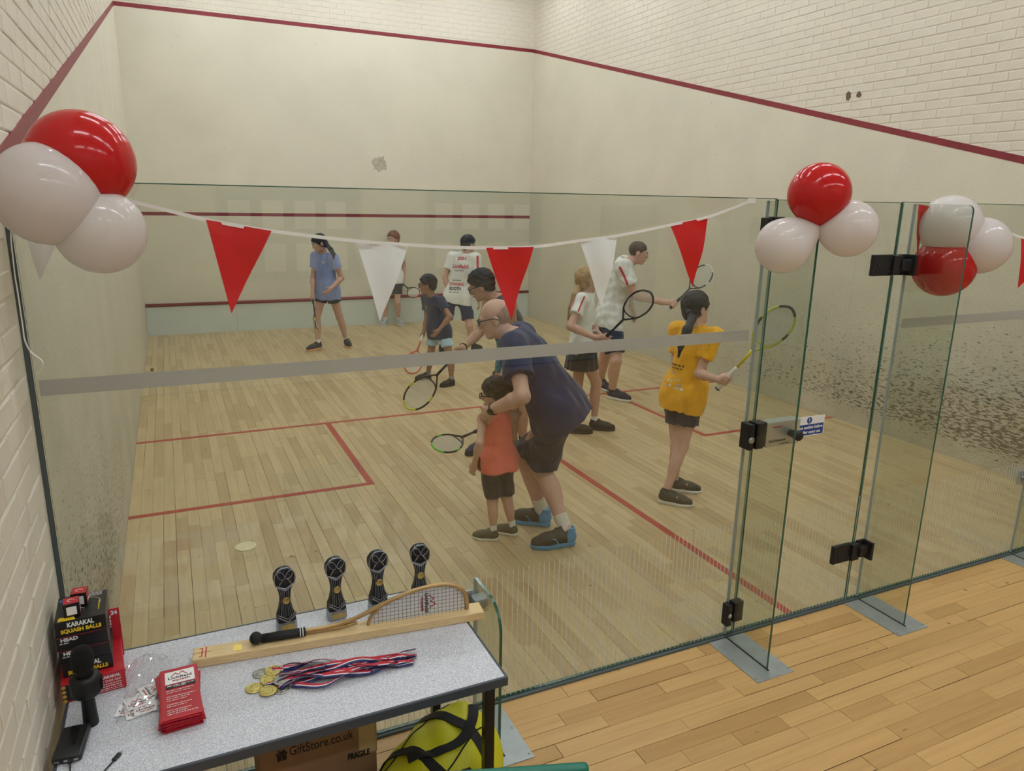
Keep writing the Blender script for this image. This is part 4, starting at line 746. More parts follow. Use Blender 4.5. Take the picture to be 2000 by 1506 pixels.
# stickers in a clear bag -----------------------------------------------------------
CS = [(.182,-.432,.0005,-.25),(.205,-.452,.0012,.15),(.232,-.43,.0018,-.9),(.20,-.405,.0026,.1),(.228,-.39,.0034,-.35),(.226,-.447,.0042,.12),(.205,-.415,.005,.25),(.235,-.372,.0058,-1.25)]
CL = ('white logo sticker at the left of the clear bag','white logo sticker at the front of the clear bag','white logo sticker turned sideways at the right of the bag','white logo sticker under the others in the bag','white logo sticker beside the red leaflets','white logo sticker at the front right corner of the bag','white logo sticker lying uppermost in the middle of the bag','white logo sticker turned on end at the top of the pile')
for i, (x, y, z, a) in enumerate(CS):
    M = Matrix.Translation((x,y,TZ+.001+z)) @ Matrix.Rotation(a,4,'Z'); t = thing('sticker', CL[i], 'sticker', (x,y,TZ+z), 'logo stickers in the clear bag')
    MB().box((-.029,-.024,0),(.029,.024,.0006),M=M).build('sticker_sheet','leaflet_white',t); logo(M @ Matrix.Translation((0,-.001,.0008)), .048, t)
film('plastic_film', (.965,.965,.97), 1.6)
r_ = random.Random(3); nb = 22; vs = []; fs = []
for i in range(nb+1):
    for j in range(nb+1):
        u, v = i/nb, j/nb; x = .150+.115*u+.02*math.sin(v*5)*(.5-u)+.028*v; y = -.485+.27*v; h = math.sin(math.pi*min(1,max(0,u)))*(.016 if v < .5 else .016+.030*math.sin((v-.5)*math.pi*1.9))
        vs.append((x,y,TZ+.003+max(0,h)+(r_.uniform(0,.008)*(1 if v > .5 else .35) if 0 < i < nb and 0 < j < nb else 0)))
for i in range(nb):
    for j in range(nb): a = i*(nb+1)+j; fs.append((a,a+nb+1,a+nb+2,a+1))
o = MB().add(vs, fs).build('plastic_bag','plastic_film',None,False); tag(ground(o), 'crumpled clear plastic bag holding white logo stickers', 'bag')
# boxes on the table -----------------------------------------------------------
mat('carton_red', (190,30,44), .35, 0, .05, 20); mat('carton_black', (24,23,25), .35, 0, .1, 20); mat('carton_blue', (40,90,170), .4)
def facing(o, z): return frame(o, (1,0,0), (0,0,1))
Rr = lambda a, cx, cy: Matrix.Translation((cx,cy,0)) @ Matrix.Rotation(a,4,'Z') @ Matrix.Translation((-cx,-cy,0))
t = thing('grip_carton', 'red open display carton of grips at the bottom of the box stack', 'carton', (.09,-.25,TZ)); M = Rr(.10,.09,-.25)
mb = MB(); mb.bbox((.008,-.325,TZ+.0005),(.168,-.150,TZ+.062),.002,M=M); mb.build('carton_body','carton_red',t)
MB().bbox((.010,-.326,TZ+.006),(.095,-.3245,TZ+.056),.0003,M=M).build('black_label','ink_dark',t)
mb = MB(); mb.bbox((.075,-.150,TZ+.0005),(.172,-.146,TZ+.165),.001,M=M @ Matrix.Translation((0,0,0))); mb.build('header_card','carton_red',t)
MF = M @ facing((.06,-.3266,TZ+.03),0)
text('PU SUPER GRIP', .013, MF @ Matrix.Translation((0,.006,0)), 'ink_white', t, width=.06); print_marks(MF @ Matrix.Translation((0,-.011,0)), .04, .008, 3).build('small_print','ink_red',t)['kind'] = 'stuff'
for k in range(4): mb = MB(); mb.lathe([(.0055,0),(.0055,.0006)], MF @ Matrix.Translation((-.046+.0,-.022+.0145*k,.0)), 12); mb.build('badge','ink_gold',t)
MB().box((.100,-.3262,TZ+.006),(.160,-.3258,TZ+.007),M=M).build('rule','ink_white',t)
text('KARAKAL', .012, M @ facing((.130,-.3256,TZ+.048),0), 'ink_white', t, width=.05, bold=.0004); text('#1 OVER GRIP', .009, M @ facing((.130,-.3256,TZ+.035),0), 'ink_white', t, width=.052)
for k in range(3): print_marks(M @ facing((.130,-.3256,TZ+.026-k*.007),0), .055, .005, 5+k).build('small_print','ink_white',t)['kind'] = 'stuff'
text('KARAKAL', .022, M @ frame((.140,-.1506,TZ+.11),(0,0,1),(-1,0,0)), 'ink_white', t, width=.07, bold=.0006); text('24', .018, M @ facing((.157,-.1506,TZ+.152),0), 'ink_white', t, bold=.0008)
ZB = TZ+.0628; HB = .043
BX = (('KARAKAL','lowest black squash ball box, just above the red carton',.004,.0),('HEAD','lower of the two black boxes with white lettering, middle of the stack',.0,.02),('HEAD','upper of the two black boxes with white lettering, middle of the stack',-.003,.03),('KARAKAL','top black squash ball box, with two small boxes on it',.002,-.02))
for i, (br, lab, dx, an) in enumerate(BX):
    z0 = ZB+i*(HB+.0006); x0, x1, y0, y1 = .012, .138, -.300, -.150; M = Rr(an+.05,.075,-.22) @ Matrix.Translation((dx,0,0))
    t = thing('ball_box', lab, 'box', (.075,-.225,z0), 'black boxes of squash balls'); MB().bbox((x0,y0,z0),(x1,y1,z0+HB),.0015,M=M).build('carton','carton_black',t)
    if br == 'KARAKAL':
        text('KARAKAL', .019, M @ facing(((x0+x1)/2,y0-.0006,z0+.030),0), 'ink_white', t, width=.066, bold=.0008); text('SQUASH BALLS', .016, M @ facing(((x0+x1)/2,y0-.0006,z0+.012),0), 'ink_yellow', t, width=.100, bold=.0007)
    else:
        text('HEAD', .014, M @ facing((x0+.032,y0-.0006,z0+.031),0), 'ink_white', t, width=.042, bold=.0005); MB().box((x0+.002,y0-.0005,z0+.0385),(x1-.002,y0-.0001,z0+.0395),M=M).build('red_rule','ink_red',t); print_marks(M @ facing((x0+.02,y0-.0006,z0+.021),0), .024, .005, 9).build('small_print','ink_white',t)['kind'] = 'stuff'
    if i == 3:
        zt = z0+HB+.0004; MT = M @ Matrix.Translation((0,0,zt))
        mb = MB(); mb.prism([(.020,-.297),(.064,-.297),(.058,-.276),(.022,-.276)], MT, .0005); mb.build('yellow_print','ink_yellow',t)
        mb = MB(); mb.tube([MT @ Vector((.095+.028*math.cos(a),-.215+.03*math.sin(a),.0003)) for a in [k*math.pi/14 for k in range(-2,20)]], .0009, 4); mb.build('ring_print','mortar_paint',t)
        MB().box((.016,-.185,0),(.042,-.170,.0006),M=MT).build('blue_print','carton_blue',t)
        print_marks(MT @ Matrix.Translation((.120,-.235,.0005)) @ Matrix.Rotation(math.pi/2,4,'Z'), .06, .005, 11).build('small_print','ink_yellow',t)['kind'] = 'stuff'
        for k in range(4): print_marks(MT @ Matrix.Translation((.108,-.158-k*.006,.0005)), .04, .004, 12+k).build('small_print','ink_white',t)['kind'] = 'stuff'
ZT = ZB+4*(HB+.0006)
for i, (x, y, a, lab) in enumerate(((.058,-.262,.05,'small red and black ball box at the front of the stack top'),(.074,-.208,-.1,'small red and black ball box behind the other on the stack top'))):
    t = thing('single_ball_box', lab, 'box', (x,y,ZT), 'small ball boxes on the stack'); M = Matrix.Translation((x,y,ZT+.0005)) @ Matrix.Rotation(a+.05,4,'Z'); h = .0405
    MB().bbox((-h/2,-h/2,0),(h/2,h/2,h),.001,M=M).build('carton','carton_black',t)
    MB().box((-h/2+.0015,-h/2+.0015,h-.0004),(h/2-.0015,h/2-.0015,h+.0004),M=M).build('red_top','carton_red',t)
    MB().box((h/2-.0004,-h/2+.003,.004),(h/2+.0004,h/2-.003,h-.003),M=M).build('red_side','carton_red',t)
    mb = MB(); mb.tube([M @ Vector((.009*math.cos(q_),.006*math.sin(q_),h+.0006)) for q_ in [k*math.pi/8 for k in range(13)]], .0009, 4); mb.build('emblem','ink_white',t)
    MB().box((-.0125,-h/2-.0005,.006),(.0125,-h/2+.0002,.031),M=M).build('blank_label','leaflet_white',t)
    text('HEAD', .009, M @ frame((h/2+.0006,0,.012),(0,1,0),(0,0,1)), 'ink_white', t, width=.028)
# microphone -----------------------------------------------------------
mat('mic_black', (20,20,22), .45, .2, .1, 50); mat('mic_mesh', (16,16,17), .7, .3, .3, 600, .8, 900)
mx, my = .094, -.452
t = thing('microphone', 'black wireless microphone standing upright on the table', 'microphone', (mx,my,TZ)); MM = Matrix.Translation((mx,my,TZ+.0005))
mb = MB(); mb.lathe([(.0185,0),(.0195,.003),(.0185,.02),(.0165,.08),(.0175,.092)], MM, 28); mb.build('handle','mic_black',t,True)
mb = MB(); mb.lathe([(.018,.090),(.034,.096),(.037,.102),(.0375,.142),(.035,.150),(.024,.154)], MM, 32); mb.build('speaker_body','mic_black',t,True)
for k in range(7): MB().bbox((mx+.034,my-.012,TZ+.106+k*.005),(mx+.0395,my+.012,TZ+.1085+k*.005),.0006).build('grille_bar','mic_mesh',t)
mb = MB(); mb.lathe([(.022,.154),(.0235,.160),(.0235,.172),(.026,.176)], MM, 28); mb.build('collar','mic_black',t,True)
mb = MB(); mb.lathe([(.026,.176),(.0275,.19),(.0275,.205),(.0265,.215),(.023,.226),(.016,.234),(.006,.238)], MM, 28); mb.build('mesh_head','mic_mesh',t,True)
# power bank and cable -----------------------------------------------------------
t = thing('power_bank', 'black power bank at the front left corner of the table', 'power bank', (.057,-.53,TZ)); M = Matrix.Translation((.057,-.532,TZ+.0005)) @ Matrix.Rotation(-.10,4,'Z')
MB().bbox((-.034,-.062,0),(.034,.062,.0215),.007,M=M,seg=3).build('shell','black_plastic',t,True); mat('gloss_black', (14,14,15), .15)
MB().box((-.010,-.02,.0212),(.012,.058,.0218),M=M).build('gloss_strip','gloss_black',t)
for x in (-.022,.0,.020): MB().box((x-.006,-.0628,.007),(x+.006,-.0615,.0125),M=M).build('port','steel',t)
t = thing('charging_cable', 'black charging cable with a small plug lying on the table', 'cable', (.12,-.63,TZ))
P = smooth_path([(.060,-.600,TZ+.011),(.062,-.625,TZ+.010),(.066,-.66,TZ+.004),(.085,-.69,TZ+.003),(.120,-.682,TZ+.003),(.147,-.647,TZ+.003),(.158,-.63,TZ+.0035)],6)
mb = MB(); mb.tube(P, .0021, 8); mb.build('cord','black_plastic',t,True)
M = Matrix.Translation((.164,-.620,TZ+.0005)) @ Matrix.Rotation(math.radians(58),4,'Z'); MB().bbox((-.014,-.0055,0),(.012,.0055,.007),.002,M=M).build('plug','black_plastic',t); MB().bbox((.012,-.0042,.002),(.0185,.0042,.005),.001,M=M).build('plug_tip','steel',t)
MB().bbox((.054,-.606,TZ+.007),(.066,-.593,TZ+.015),.0015).build('plug','black_plastic',t)
# under the table -----------------------------------------------------------
mat('cardboard', (142,110,84), .8, 0, .06, 12); mat('packing_tape', (190,164,122), .25); mat('box_ink', (30,26,24), .7)
t = thing('cardboard_box', 'brown cardboard gift box under the table, printed in black', 'box', (.72,-.27,0))
MB().bbox((.513,-.42,.001),(.880,-.15,.50),.003).build('carton','cardboard',t)
MB().box((.822,-.4215,.30),(.8805,-.4195,.50)).build('tape_strip','packing_tape',t); MB().box((.8795,-.4215,.30),(.8815,-.36,.50)).build('tape_strip','packing_tape',t)
text('GiftStore.co.uk', .047, frame((.703,-.4212,.387),(1,0,0),(0,0,1)), 'box_ink', t, width=.200)
MG = frame((.580,-.4212,.380),(1,0,0),(0,0,1)); mb = MB(); mb.prism([(-.014,-.016),(-.001,-.016),(-.001,.004),(-.014,.004)], MG, .0004); mb.prism([(.001,-.016),(.014,-.016),(.014,.004),(.001,.004)], MG, .0004); mb.prism([(-.017,.006),(.017,.006),(.017,.012),(-.017,.012)], MG, .0004); mb.build('gift_symbol','box_ink',t)
for s in (-1,1): stroke([(0,.013),(s*.008,.022),(s*.010,.016),(0,.013)], MG, .0022).build('gift_bow','box_ink',t)
text('FRAGILE', .030, frame((.820,-.4222,.304),(1,0,0),(0,0,1)), 'box_ink', t, width=.072, bold=.0012)
# ================================================================== IMPLICIT SURFACES (people, clothes, soft things)
class Field:
    """distance field on a grid; shapes are blended in, the surface is extracted with surface nets"""
    def __init__(s, lo, hi, h):
        s.h = h; s.lo = np.array(lo, np.float32)-2*h; n = np.ceil((np.array(hi)+2*h-s.lo)/h).astype(int)+1; s.n = n
        s.ax = [(s.lo[i]+np.arange(n[i])*h).astype(np.float32) for i in range(3)]; s.d = np.full(n, 1., np.float32)
    def sub(s, lo, hi):
        sl = []
        for i in range(3):
            a = int(np.clip((lo[i]-s.lo[i])/s.h, 0, s.n[i]-1)); b = int(np.clip((hi[i]-s.lo[i])/s.h+2, a+1, s.n[i])); sl.append(slice(a, b))
        return tuple(sl), s.ax[0][sl[0]][:,None,None], s.ax[1][sl[1]][None,:,None], s.ax[2][sl[2]][None,None,:]
    def add(s, prim, k=.02):
        fn, lo, hi = prim; p = k+3*s.h; sl, x, y, z = s.sub(lo-p, hi+p); b = fn(x, y, z).astype(np.float32); a = s.d[sl]
        t = np.maximum(k-np.abs(a-b), 0)/k; s.d[sl] = np.minimum(a, b)-t*t*k*.25
    def cut(s, prim, k=.008):
        """subtract"""
        fn, lo, hi = prim; p = k+3*s.h; sl, x, y, z = s.sub(lo-p, hi+p); b = -fn(x, y, z).astype(np.float32); a = s.d[sl]
        t = np.maximum(k-np.abs(a-b), 0)/k; s.d[sl] = np.maximum(a, b)+t*t*k*.25
    def clip(s, o, n):
        """keep the side against the normal"""
        o = np.array(o); n = np.array(n)/np.linalg.norm(n); sl, x, y, z = s.sub(s.lo, s.lo+s.n*s.h)
        s.d = np.maximum(s.d, ((x-o[0])*n[0]+(y-o[1])*n[1]+(z-o[2])*n[2]).astype(np.float32))
    def wrinkle(s, amp, f, seed):
        r = np.random.RandomState(seed); x, y, z = s.ax[0][:,None,None], s.ax[1][None,:,None], s.ax[2][None,None,:]; t = 0
        for i in range(5):
            q = r.normal(size=3)*f*(1+.5*i); q[2] *= .45; t = t+np.sin(x*q[0]+y*q[1]+z*q[2]+r.rand()*6)/(1+.35*i)
        s.d = (s.d+amp*.45*t).astype(np.float32)
    def mesh(s, name):
        d = s.d; h = s.h; ins = d < 0; nx, ny, nz = d.shape
        c = np.zeros((nx-1, ny-1, nz-1), np.int8)
        for a in (0,1):
            for b in (0,1):
                for e in (0,1): c += ins[a:nx-1+a, b:ny-1+b, e:nz-1+e]
        act = np.argwhere((c > 0) & (c < 8)); idx = np.full(c.shape, -1, np.int32); idx[act[:,0],act[:,1],act[:,2]] = np.arange(len(act))
        ps = np.zeros((len(act), 3)); cn = np.zeros(len(act)); off = [(a,b,e) for a in (0,1) for b in (0,1) for e in (0,1)]
        val = {o: d[act[:,0]+o[0], act[:,1]+o[1], act[:,2]+o[2]] for o in off}
        for o in off:
            for k in range(3):
                if o[k] == 0:
                    o2 = list(o); o2[k] = 1; o2 = tuple(o2); va, vb = val[o], val[o2]; m = (va < 0) != (vb < 0); t = np.where(m, va/np.where(m, va-vb, 1), 0)
                    q = np.tile(np.array(o, float), (len(act), 1)); q[:,k] += t; ps += q*m[:,None]; cn += m
        vs = (act+ps/np.maximum(cn, 1)[:,None])*h+s.lo; fs = []
        for k in range(3):
            i, j = (k+1) % 3, (k+2) % 3; A = [slice(None)]*3; B = [slice(None)]*3; A[k] = slice(0, -1); B[k] = slice(1, None)
            a, b = ins[tuple(A)], ins[tuple(B)]; e = np.argwhere(a != b); e = e[(e[:,i] > 0) & (e[:,j] > 0) & (e[:,i] < d.shape[i]-1) & (e[:,j] < d.shape[j]-1)]
            fl = a[e[:,0],e[:,1],e[:,2]]
            def at(di, dj): q = e.copy(); q[:,i] += di; q[:,j] += dj; return idx[q[:,0],q[:,1],q[:,2]]
            qd = np.stack([at(-1,-1), at(0,-1), at(0,0), at(-1,0)], 1); qd = np.where(fl[:,None], qd, qd[:,::-1]); fs.append(qd)
        fs = np.concatenate(fs); fs = fs[(fs >= 0).all(1)]
        me = bpy.data.meshes.new(name); me.vertices.add(len(vs)); me.vertices.foreach_set('co', vs.astype(np.float32).ravel())
        me.loops.add(fs.size); me.loops.foreach_set('vertex_index', fs.astype(np.int32).ravel()); me.polygons.add(len(fs)); me.polygons.foreach_set('loop_start', np.arange(0, fs.size, 4, dtype=np.int32))
        me.update(calc_edges=True); me.validate(); return me
V3 = lambda p: np.array(p, float)
def nrm(v): v = V3(v); return v/max(1e-9, np.linalg.norm(v))
def rcone(a, b, ra, rb):
    a, b = V3(a), V3(b); d = b-a; L2 = max(1e-9, d @ d); R = max(ra, rb)
    def fn(x, y, z):
        px, py, pz = x-a[0], y-a[1], z-a[2]; t = np.clip((px*d[0]+py*d[1]+pz*d[2])/L2, 0, 1)
        return np.sqrt((px-t*d[0])**2+(py-t*d[1])**2+(pz-t*d[2])**2)-(ra+(rb-ra)*t)
    return fn, np.minimum(a, b)-R, np.maximum(a, b)+R
def ell(c, F, r):
    """ellipsoid, F = 3 axes (rows), r = radii"""
    c, F, r = V3(c), V3(F), V3(r); R = max(r)
    def fn(x, y, z):
        px, py, pz = x-c[0], y-c[1], z-c[2]; q = [(px*F[i][0]+py*F[i][1]+pz*F[i][2])/r[i] for i in range(3)]
        k0 = np.sqrt(q[0]**2+q[1]**2+q[2]**2); k1 = np.sqrt((q[0]/r[0])**2+(q[1]/r[1])**2+(q[2]/r[2])**2); return k0*(k0-1)/np.maximum(k1, 1e-6)
    return fn, c-R, c+R
def sweep(A, B, fa, fb, ra, rb, secs, off=0., t0=0., t1=1., capc=.05, pleat=0):
    """elliptic trunk along A-B: forward fa->fb, right ra->rb, secs (t, half width, half depth)"""
    A, B = V3(A), V3(B); w_ = B-A; L = np.linalg.norm(w_); w_ = w_/L; T = [q[0] for q in secs]; a_ = [q[1]+off for q in secs]; b_ = [q[2]+off for q in secs]
    o = lambda v: nrm(V3(v)-w_*(V3(v) @ w_)); fa, fb, ra, rb = o(fa), o(fb), o(ra), o(rb); R = max(a_+b_)*1.1
    def fn(x, y, z):
        px, py, pz = x-A[0], y-A[1], z-A[2]; t = (px*w_[0]+py*w_[1]+pz*w_[2])/L; tc = np.clip(t, t0, t1); u = np.clip(tc, 0, 1)
        dt = lambda v: px*v[0]+py*v[1]+pz*v[2]
        X = dt(ra)*(1-u)+dt(rb)*u; Y = dt(fa)*(1-u)+dt(fb)*u; a = np.interp(tc, T, a_); b = np.interp(tc, T, b_)
        m = np.minimum(a, b); q = np.sqrt((X/a)**2+(Y/b)**2+((t-tc)*L/capc)**2)
        if pleat: q = q*(1+.035*np.sin(np.arctan2(Y, X)*pleat)*np.clip(1-tc, 0, 1))
        return (q-1)*m
    e = [A+w_*L*t0, A+w_*L*t1]; return fn, np.minimum(*e)-R, np.maximum(*e)+R
def box_of(pts, pad): p = np.array(pts); return p.min(0)-pad, p.max(0)+pad
# ------------------------------------------------------------------ people
SK = {}
def skin_mat(name, c):
    m = mat('skin_'+name, c, .5, 0, .07, 18, .06, 240, spec=.35); return 'skin_'+name
for n, c in (('fair',(208,166,148)),('pale',(212,172,156)),('tan',(186,144,122)),('brown',(164,122,100)),('light',(198,156,136))): skin_mat(n, c)
mat('eye_white', (225,222,215), .2); mat('eye_dark', (34,24,20), .2); mat('lip', (172,104,92), .5)
def fab(name, c, var=.08): mat(name, c, .85, 0, var, 14, .18, 160, sheen=.2); return name
for n, c in (('fab_blue',(136,152,206)),('fab_white',(226,226,222)),('fab_navy',(36,44,76)),('fab_black',(30,31,36)),('fab_ink',(28,36,68)),('fab_sky',(176,206,224)),('fab_slate',(64,68,76)),('fab_teal',(26,110,130)),('fab_deepnavy',(28,38,82)),('fab_charcoal',(44,44,50)),('fab_coral',(246,128,108)),('fab_yellow',(250,184,22)),('fab_red',(190,40,56)),('fab_sock',(226,224,218)),('fab_sockgrey',(150,150,150))): fab(n, c)
for n, c in (('hair_black',(24,22,24)),('hair_brown',(48,36,32)),('hair_auburn',(122,72,44)),('hair_blond',(176,142,96)),('hair_buzz',(96,80,70)),('hair_grey',(190,156,142))): mat(n, c, .55, 0, .35, 60, .5, 260, stretch=(1,1,.25))
for n, c in (('shoe_black',(30,30,34)),('shoe_navy',(34,40,66)),('shoe_grey',(170,174,176)),('shoe_olive',(92,88,66)),('shoe_blue',(90,160,214)),('sole_white',(228,226,218)),('sole_black',(38,38,40)),('sole_peach',(236,170,120)),('shoe_dark',(62,60,54))): mat(n, c, .6, 0, .12, 30, .15, 200)
def person(key, label, skin, h, shirt, shorts, hair, shoe, sock, glasses=False, girth=1., sleeve=.5, hem=.07, short_len=.6, skirt=False, grip=None, hands=None, watch=(), loose=1., vest=False, hairstyle='short', pony=None, sole='sole_white', band=None, sock_h=.09, curl=(.45,.45), stripes=False):
    J = {k: (V3(v) if isinstance(v, list) else v) for k, v in DATA['PP'][key].items()}; Ht = J['Ht']; s = Ht/1.75; g = s*girth; hs = J['hs']*1.0
    N, P, H = J['N'], J['P'], J['H']; F = nrm(J['face']); up0 = nrm(nrm(H-N)*.35+V3((0,0,1))); R = nrm(np.cross(F, up0)); U = np.cross(R, F); hd = lambda r, f, u: H+(R*r+F*f+U*u)*hs
    FR = [R, F, U]; root = thing('person', label, 'person', ((J['AL'][0]+J['AR'][0])/2, (J['AL'][1]+J['AR'][1])/2, 0))
    up = nrm(N-P)
    SEC = [(-.25,.150*g,.105*g),(0,.158*g,.112*g),(.12,.155*g,.112*g),(.35,.132*g,.098*g),(.62,.150*g,.112*g),(.82,.150*g,.100*g),(.94,.105*g,.075*g),(1,.07*g,.06*g)]
    trunk = lambda off, t0, t1, cap=.05, secs=SEC: sweep(P, N, J['fh'], J['fs'], J['rh'], J['rs'], secs, off, t0, t1, cap*s)
    B = []     # body shapes (shape, blend)
    B.append((trunk(0, -.12, .97), .03))
    B.append((rcone(N-up*.03*s, hd(0,-.018,-.075), .058*g, .052*hs), .035))
    for sd in 'LR':
        S, E, W_r = J['S'+sd], J['E'+sd], J['W'+sd]
        B.append((rcone(N-up*.035*s, S, .050*g, .056*g), .04)); B.append((rcone(S, E, .052*g, .039*g), .03))
        m = E+(W_r-E)*.28; B.append((rcone(E, m, .040*g, .043*g), .02)); B.append((rcone(m, W_r, .042*g, .0275*g), .02))
        Hp, K, A = J['Hp'+sd], J['K'+sd], J['A'+sd]; fd = J['fd'+sd]
        B.append((rcone(Hp, K, .088*g, .056*g), .04)); B.append((ell(Hp-nrm(J['fh'])*.045*s+V3((0,0,-.01)), np.eye(3), [.074*g]*3), .05))
        B.append((rcone(K, A, .054*g, .036*g), .03)); sh = nrm(A-K); kf = nrm(np.cross(np.cross(sh, J['fh']), sh)); c = K+(A-K)*.32-kf*.016*s
        B.append((ell(c, [nrm(np.cross(sh, kf)), kf, sh], [.050*g, .052*g, .115*s]), .03)); B.append((rcone(A, A+fd*.12*s-V3((0,0,.03*s)), .036*g, .026*g), .02))
    # head
    B += [(ell(hd(0,-.012,.030), FR, V3((.075,.094,.084))*hs), .02), (ell(hd(0,.026,-.040), FR, V3((.056,.064,.070))*hs), .03), (rcone(hd(-.018,.066,-.093), hd(.018,.066,-.093), .016*hs, .016*hs), .03),
          (rcone(hd(0,.088,.012), hd(0,.104,-.026), .008*hs, .0125*hs), .012), (ell(hd(0,.074,.022), FR, V3((.052,.020,.013))*hs), .015), (ell(hd(0,.086,-.060), FR, V3((.022,.010,.009))*hs), .010)]
    for q in (-1,1): B.append((ell(hd(q*.076,-.010,-.012), FR, V3((.010,.020,.032))*hs), .006))
    # hands
    hb = .5*(s+.9*s)
    for n_, sd in enumerate('LR'):
        W_r, E = J['W'+sd], J['E'+sd]
        if grip and grip[0] == sd:
            G = V3(DATA['RK'][grip[1]]['G']); ax = V3(DATA['RK'][grip[1]]['ax']); w_ = W_r-G; w_ = w_-ax*(w_ @ ax); w_ = nrm(w_) if np.linalg.norm(w_) > .012 else nrm(np.cross(ax, J['fs'])); v_ = np.cross(ax, w_)
            rr = .024*s**.5; at_ = lambda a, o, r_=rr: G+ax*o+(w_*math.cos(a)+v_*math.sin(a))*r_
            pc = G+w_*.030*s; B.append((rcone(W_r, pc, .027*g, .030*s), .02)); B.append((ell(pc, [ax, w_, v_], V3((.040,.018,.030))*s), .015))
            for i in range(4):
                o = (-.030+.020*i)*s; rf = (.0088,.0092,.0092,.0080)[i]*s; an = [.5, 1.5, 2.5, 3.4]
                for a, b in zip(an[:-1], an[1:]): B.append((rcone(at_(a,o), at_(b,o), rf, rf*.94), .004))
            for a, b in zip((-.4,-1.2),(-1.2,-2.1)): B.append((rcone(at_(a,.03*s), at_(b,.045*s), .0105*s, .0095*s), .005))
        else:
            d = nrm(W_r-E)
            if hands and sd in hands: d = nrm(V3(hands[sd])-W_r)
            inn = nrm((P+N)/2-W_r); pn = nrm(inn-d*(inn @ d)); lt = np.cross(d, pn)*(1 if sd == 'R' else -1)
            if lt @ J['fs'] < 0: lt = -lt
            pc = W_r+d*.050*s; B.append((rcone(W_r, W_r+d*.03*s, .027*g, .026*s), .015)); B.append((ell(pc, [lt, d, pn], V3((.042,.050,.017))*s), .015))
            cu = curl[n_]
            for i in range(4):
                k0 = W_r+d*.090*s+lt*(.031-.0205*i)*s; l0 = (.036,.040,.038,.030)[i]*s; rf = (.0088,.0092,.0088,.0078)[i]*s; a = cu*.6; p0 = k0
                for j in range(3):
                    dr = d*math.cos(a)+pn*math.sin(a); p1 = p0+dr*l0*(1,.72,.6)[j]; B.append((rcone(p0, p1, rf*(1-.07*j), rf*(.93-.07*j)), .004)); p0 = p1; a += cu*1.0
            t0 = W_r+d*.025*s+lt*.030*s; t1 = t0+nrm(d*.75+lt*.55+pn*.35)*.038*s; t2 = t1+nrm(d*.9+lt*.15+pn*.45)*.032*s; B += [(rcone(t0, t1, .0125*s, .0105*s), .010), (rcone(t1, t2, .0105*s, .0085*s), .004)]
    pts = [np.minimum(b[0][1], 9e9) for b in B]+[b[0][2] for b in B]; lo, hi = np.min([b[0][1] for b in B], 0), np.max([b[0][2] for b in B], 0)
    fld = Field(lo, hi, h)
    for b in B: fld.add(*b)
    for q in (-1,1): fld.cut(ell(hd(q*.031,.098,.006), FR, V3((.019,.014,.011))*hs), .012)
    body = link('body', fld.mesh('body'), skin, root, True); del fld
    # face details
    for q in (-1,1):
        e = hd(q*.031,.077,.005); mb = MB(); M_ = Matrix(((R[0],U[0],F[0],e[0]),(R[1],U[1],F[1],e[1]),(R[2],U[2],F[2],e[2]),(0,0,0,1))); r_ = .0125*hs
        mb.lathe([(r_*math.sin(a), r_*math.cos(a)) for a in [math.pi*k/8 for k in range(8,-1,-1)]], M_, 12); eo = mb.build('eye', 'eye_white', root, True)
        mb = MB(); mb.lathe([(.0068*hs,r_*.80),(.0062*hs,r_*1.0),(.002*hs,r_*1.06)], M_, 10); mb.build('iris', 'eye_dark', eo)
        if hairstyle != 'bald': mb = MB(); mb.tube([hd(q*.014,.0955,.0235), hd(q*.030,.0945,.0285), hd(q*.048,.079,.0245)], [.0030*hs,.0042*hs,.002*hs], 6); mb.build('eyebrow', hair if hair != 'hair_grey' else 'hair_buzz', root)
    mb = MB(); mb.tube([hd(-.020,.0935,-.0605), hd(-.007,.0985,-.0585), hd(.007,.0985,-.0585), hd(.020,.0935,-.0605)], [.0016*hs,.0042*hs,.0042*hs,.0016*hs], 6, flat=1); mb.build('lips', 'lip', root, True)
    # hair
    off = {'short':.016,'thick':.022,'buzz':.005,'bald':.0035,'long':.014,'bob':.020}[hairstyle]
    hf_ = Field(H-.19*hs, H+.19*hs, h*.85); hf_.add(ell(hd(0,-.016,.030+off*.35), FR, (V3((.075,.094,.084))+off)*hs), .01)
    if hairstyle in ('long','bob','short','thick'): hf_.add(ell(hd(0,-.050,-.03), FR, V3((.066,.052,.065 if hairstyle != 'bob' else .085))*hs), .03)
    hf_.wrinkle(.0035 if hairstyle not in ('buzz','bald') else .0006, 130 if hairstyle == 'thick' else 70, 5)
    q0 = hd(0,.082,.064) if hairstyle != 'bald' else hd(0,.01,.005); n_ = F*.082-U*.090 if hairstyle != 'bald' else F*.55+U*.85
    if hairstyle == 'long': q0 = hd(0,.086,.058); n_ = F*.09-U*.075
    hf_.clip(q0, n_)
    nz = {'short':-.085,'thick':-.075,'buzz':-.06,'bald':-.07,'long':-.085,'bob':-.115}[hairstyle]; hf_.clip(hd(0,-.05,nz), -U)
    for q in (-1,1): hf_.cut(ell(hd(q*.080,-.006,-.016), FR, V3((.020,.026,.036))*hs), .006) if hairstyle not in ('bob',) else None
    ho = link('hair', hf_.mesh('hair'), hair, root, True)
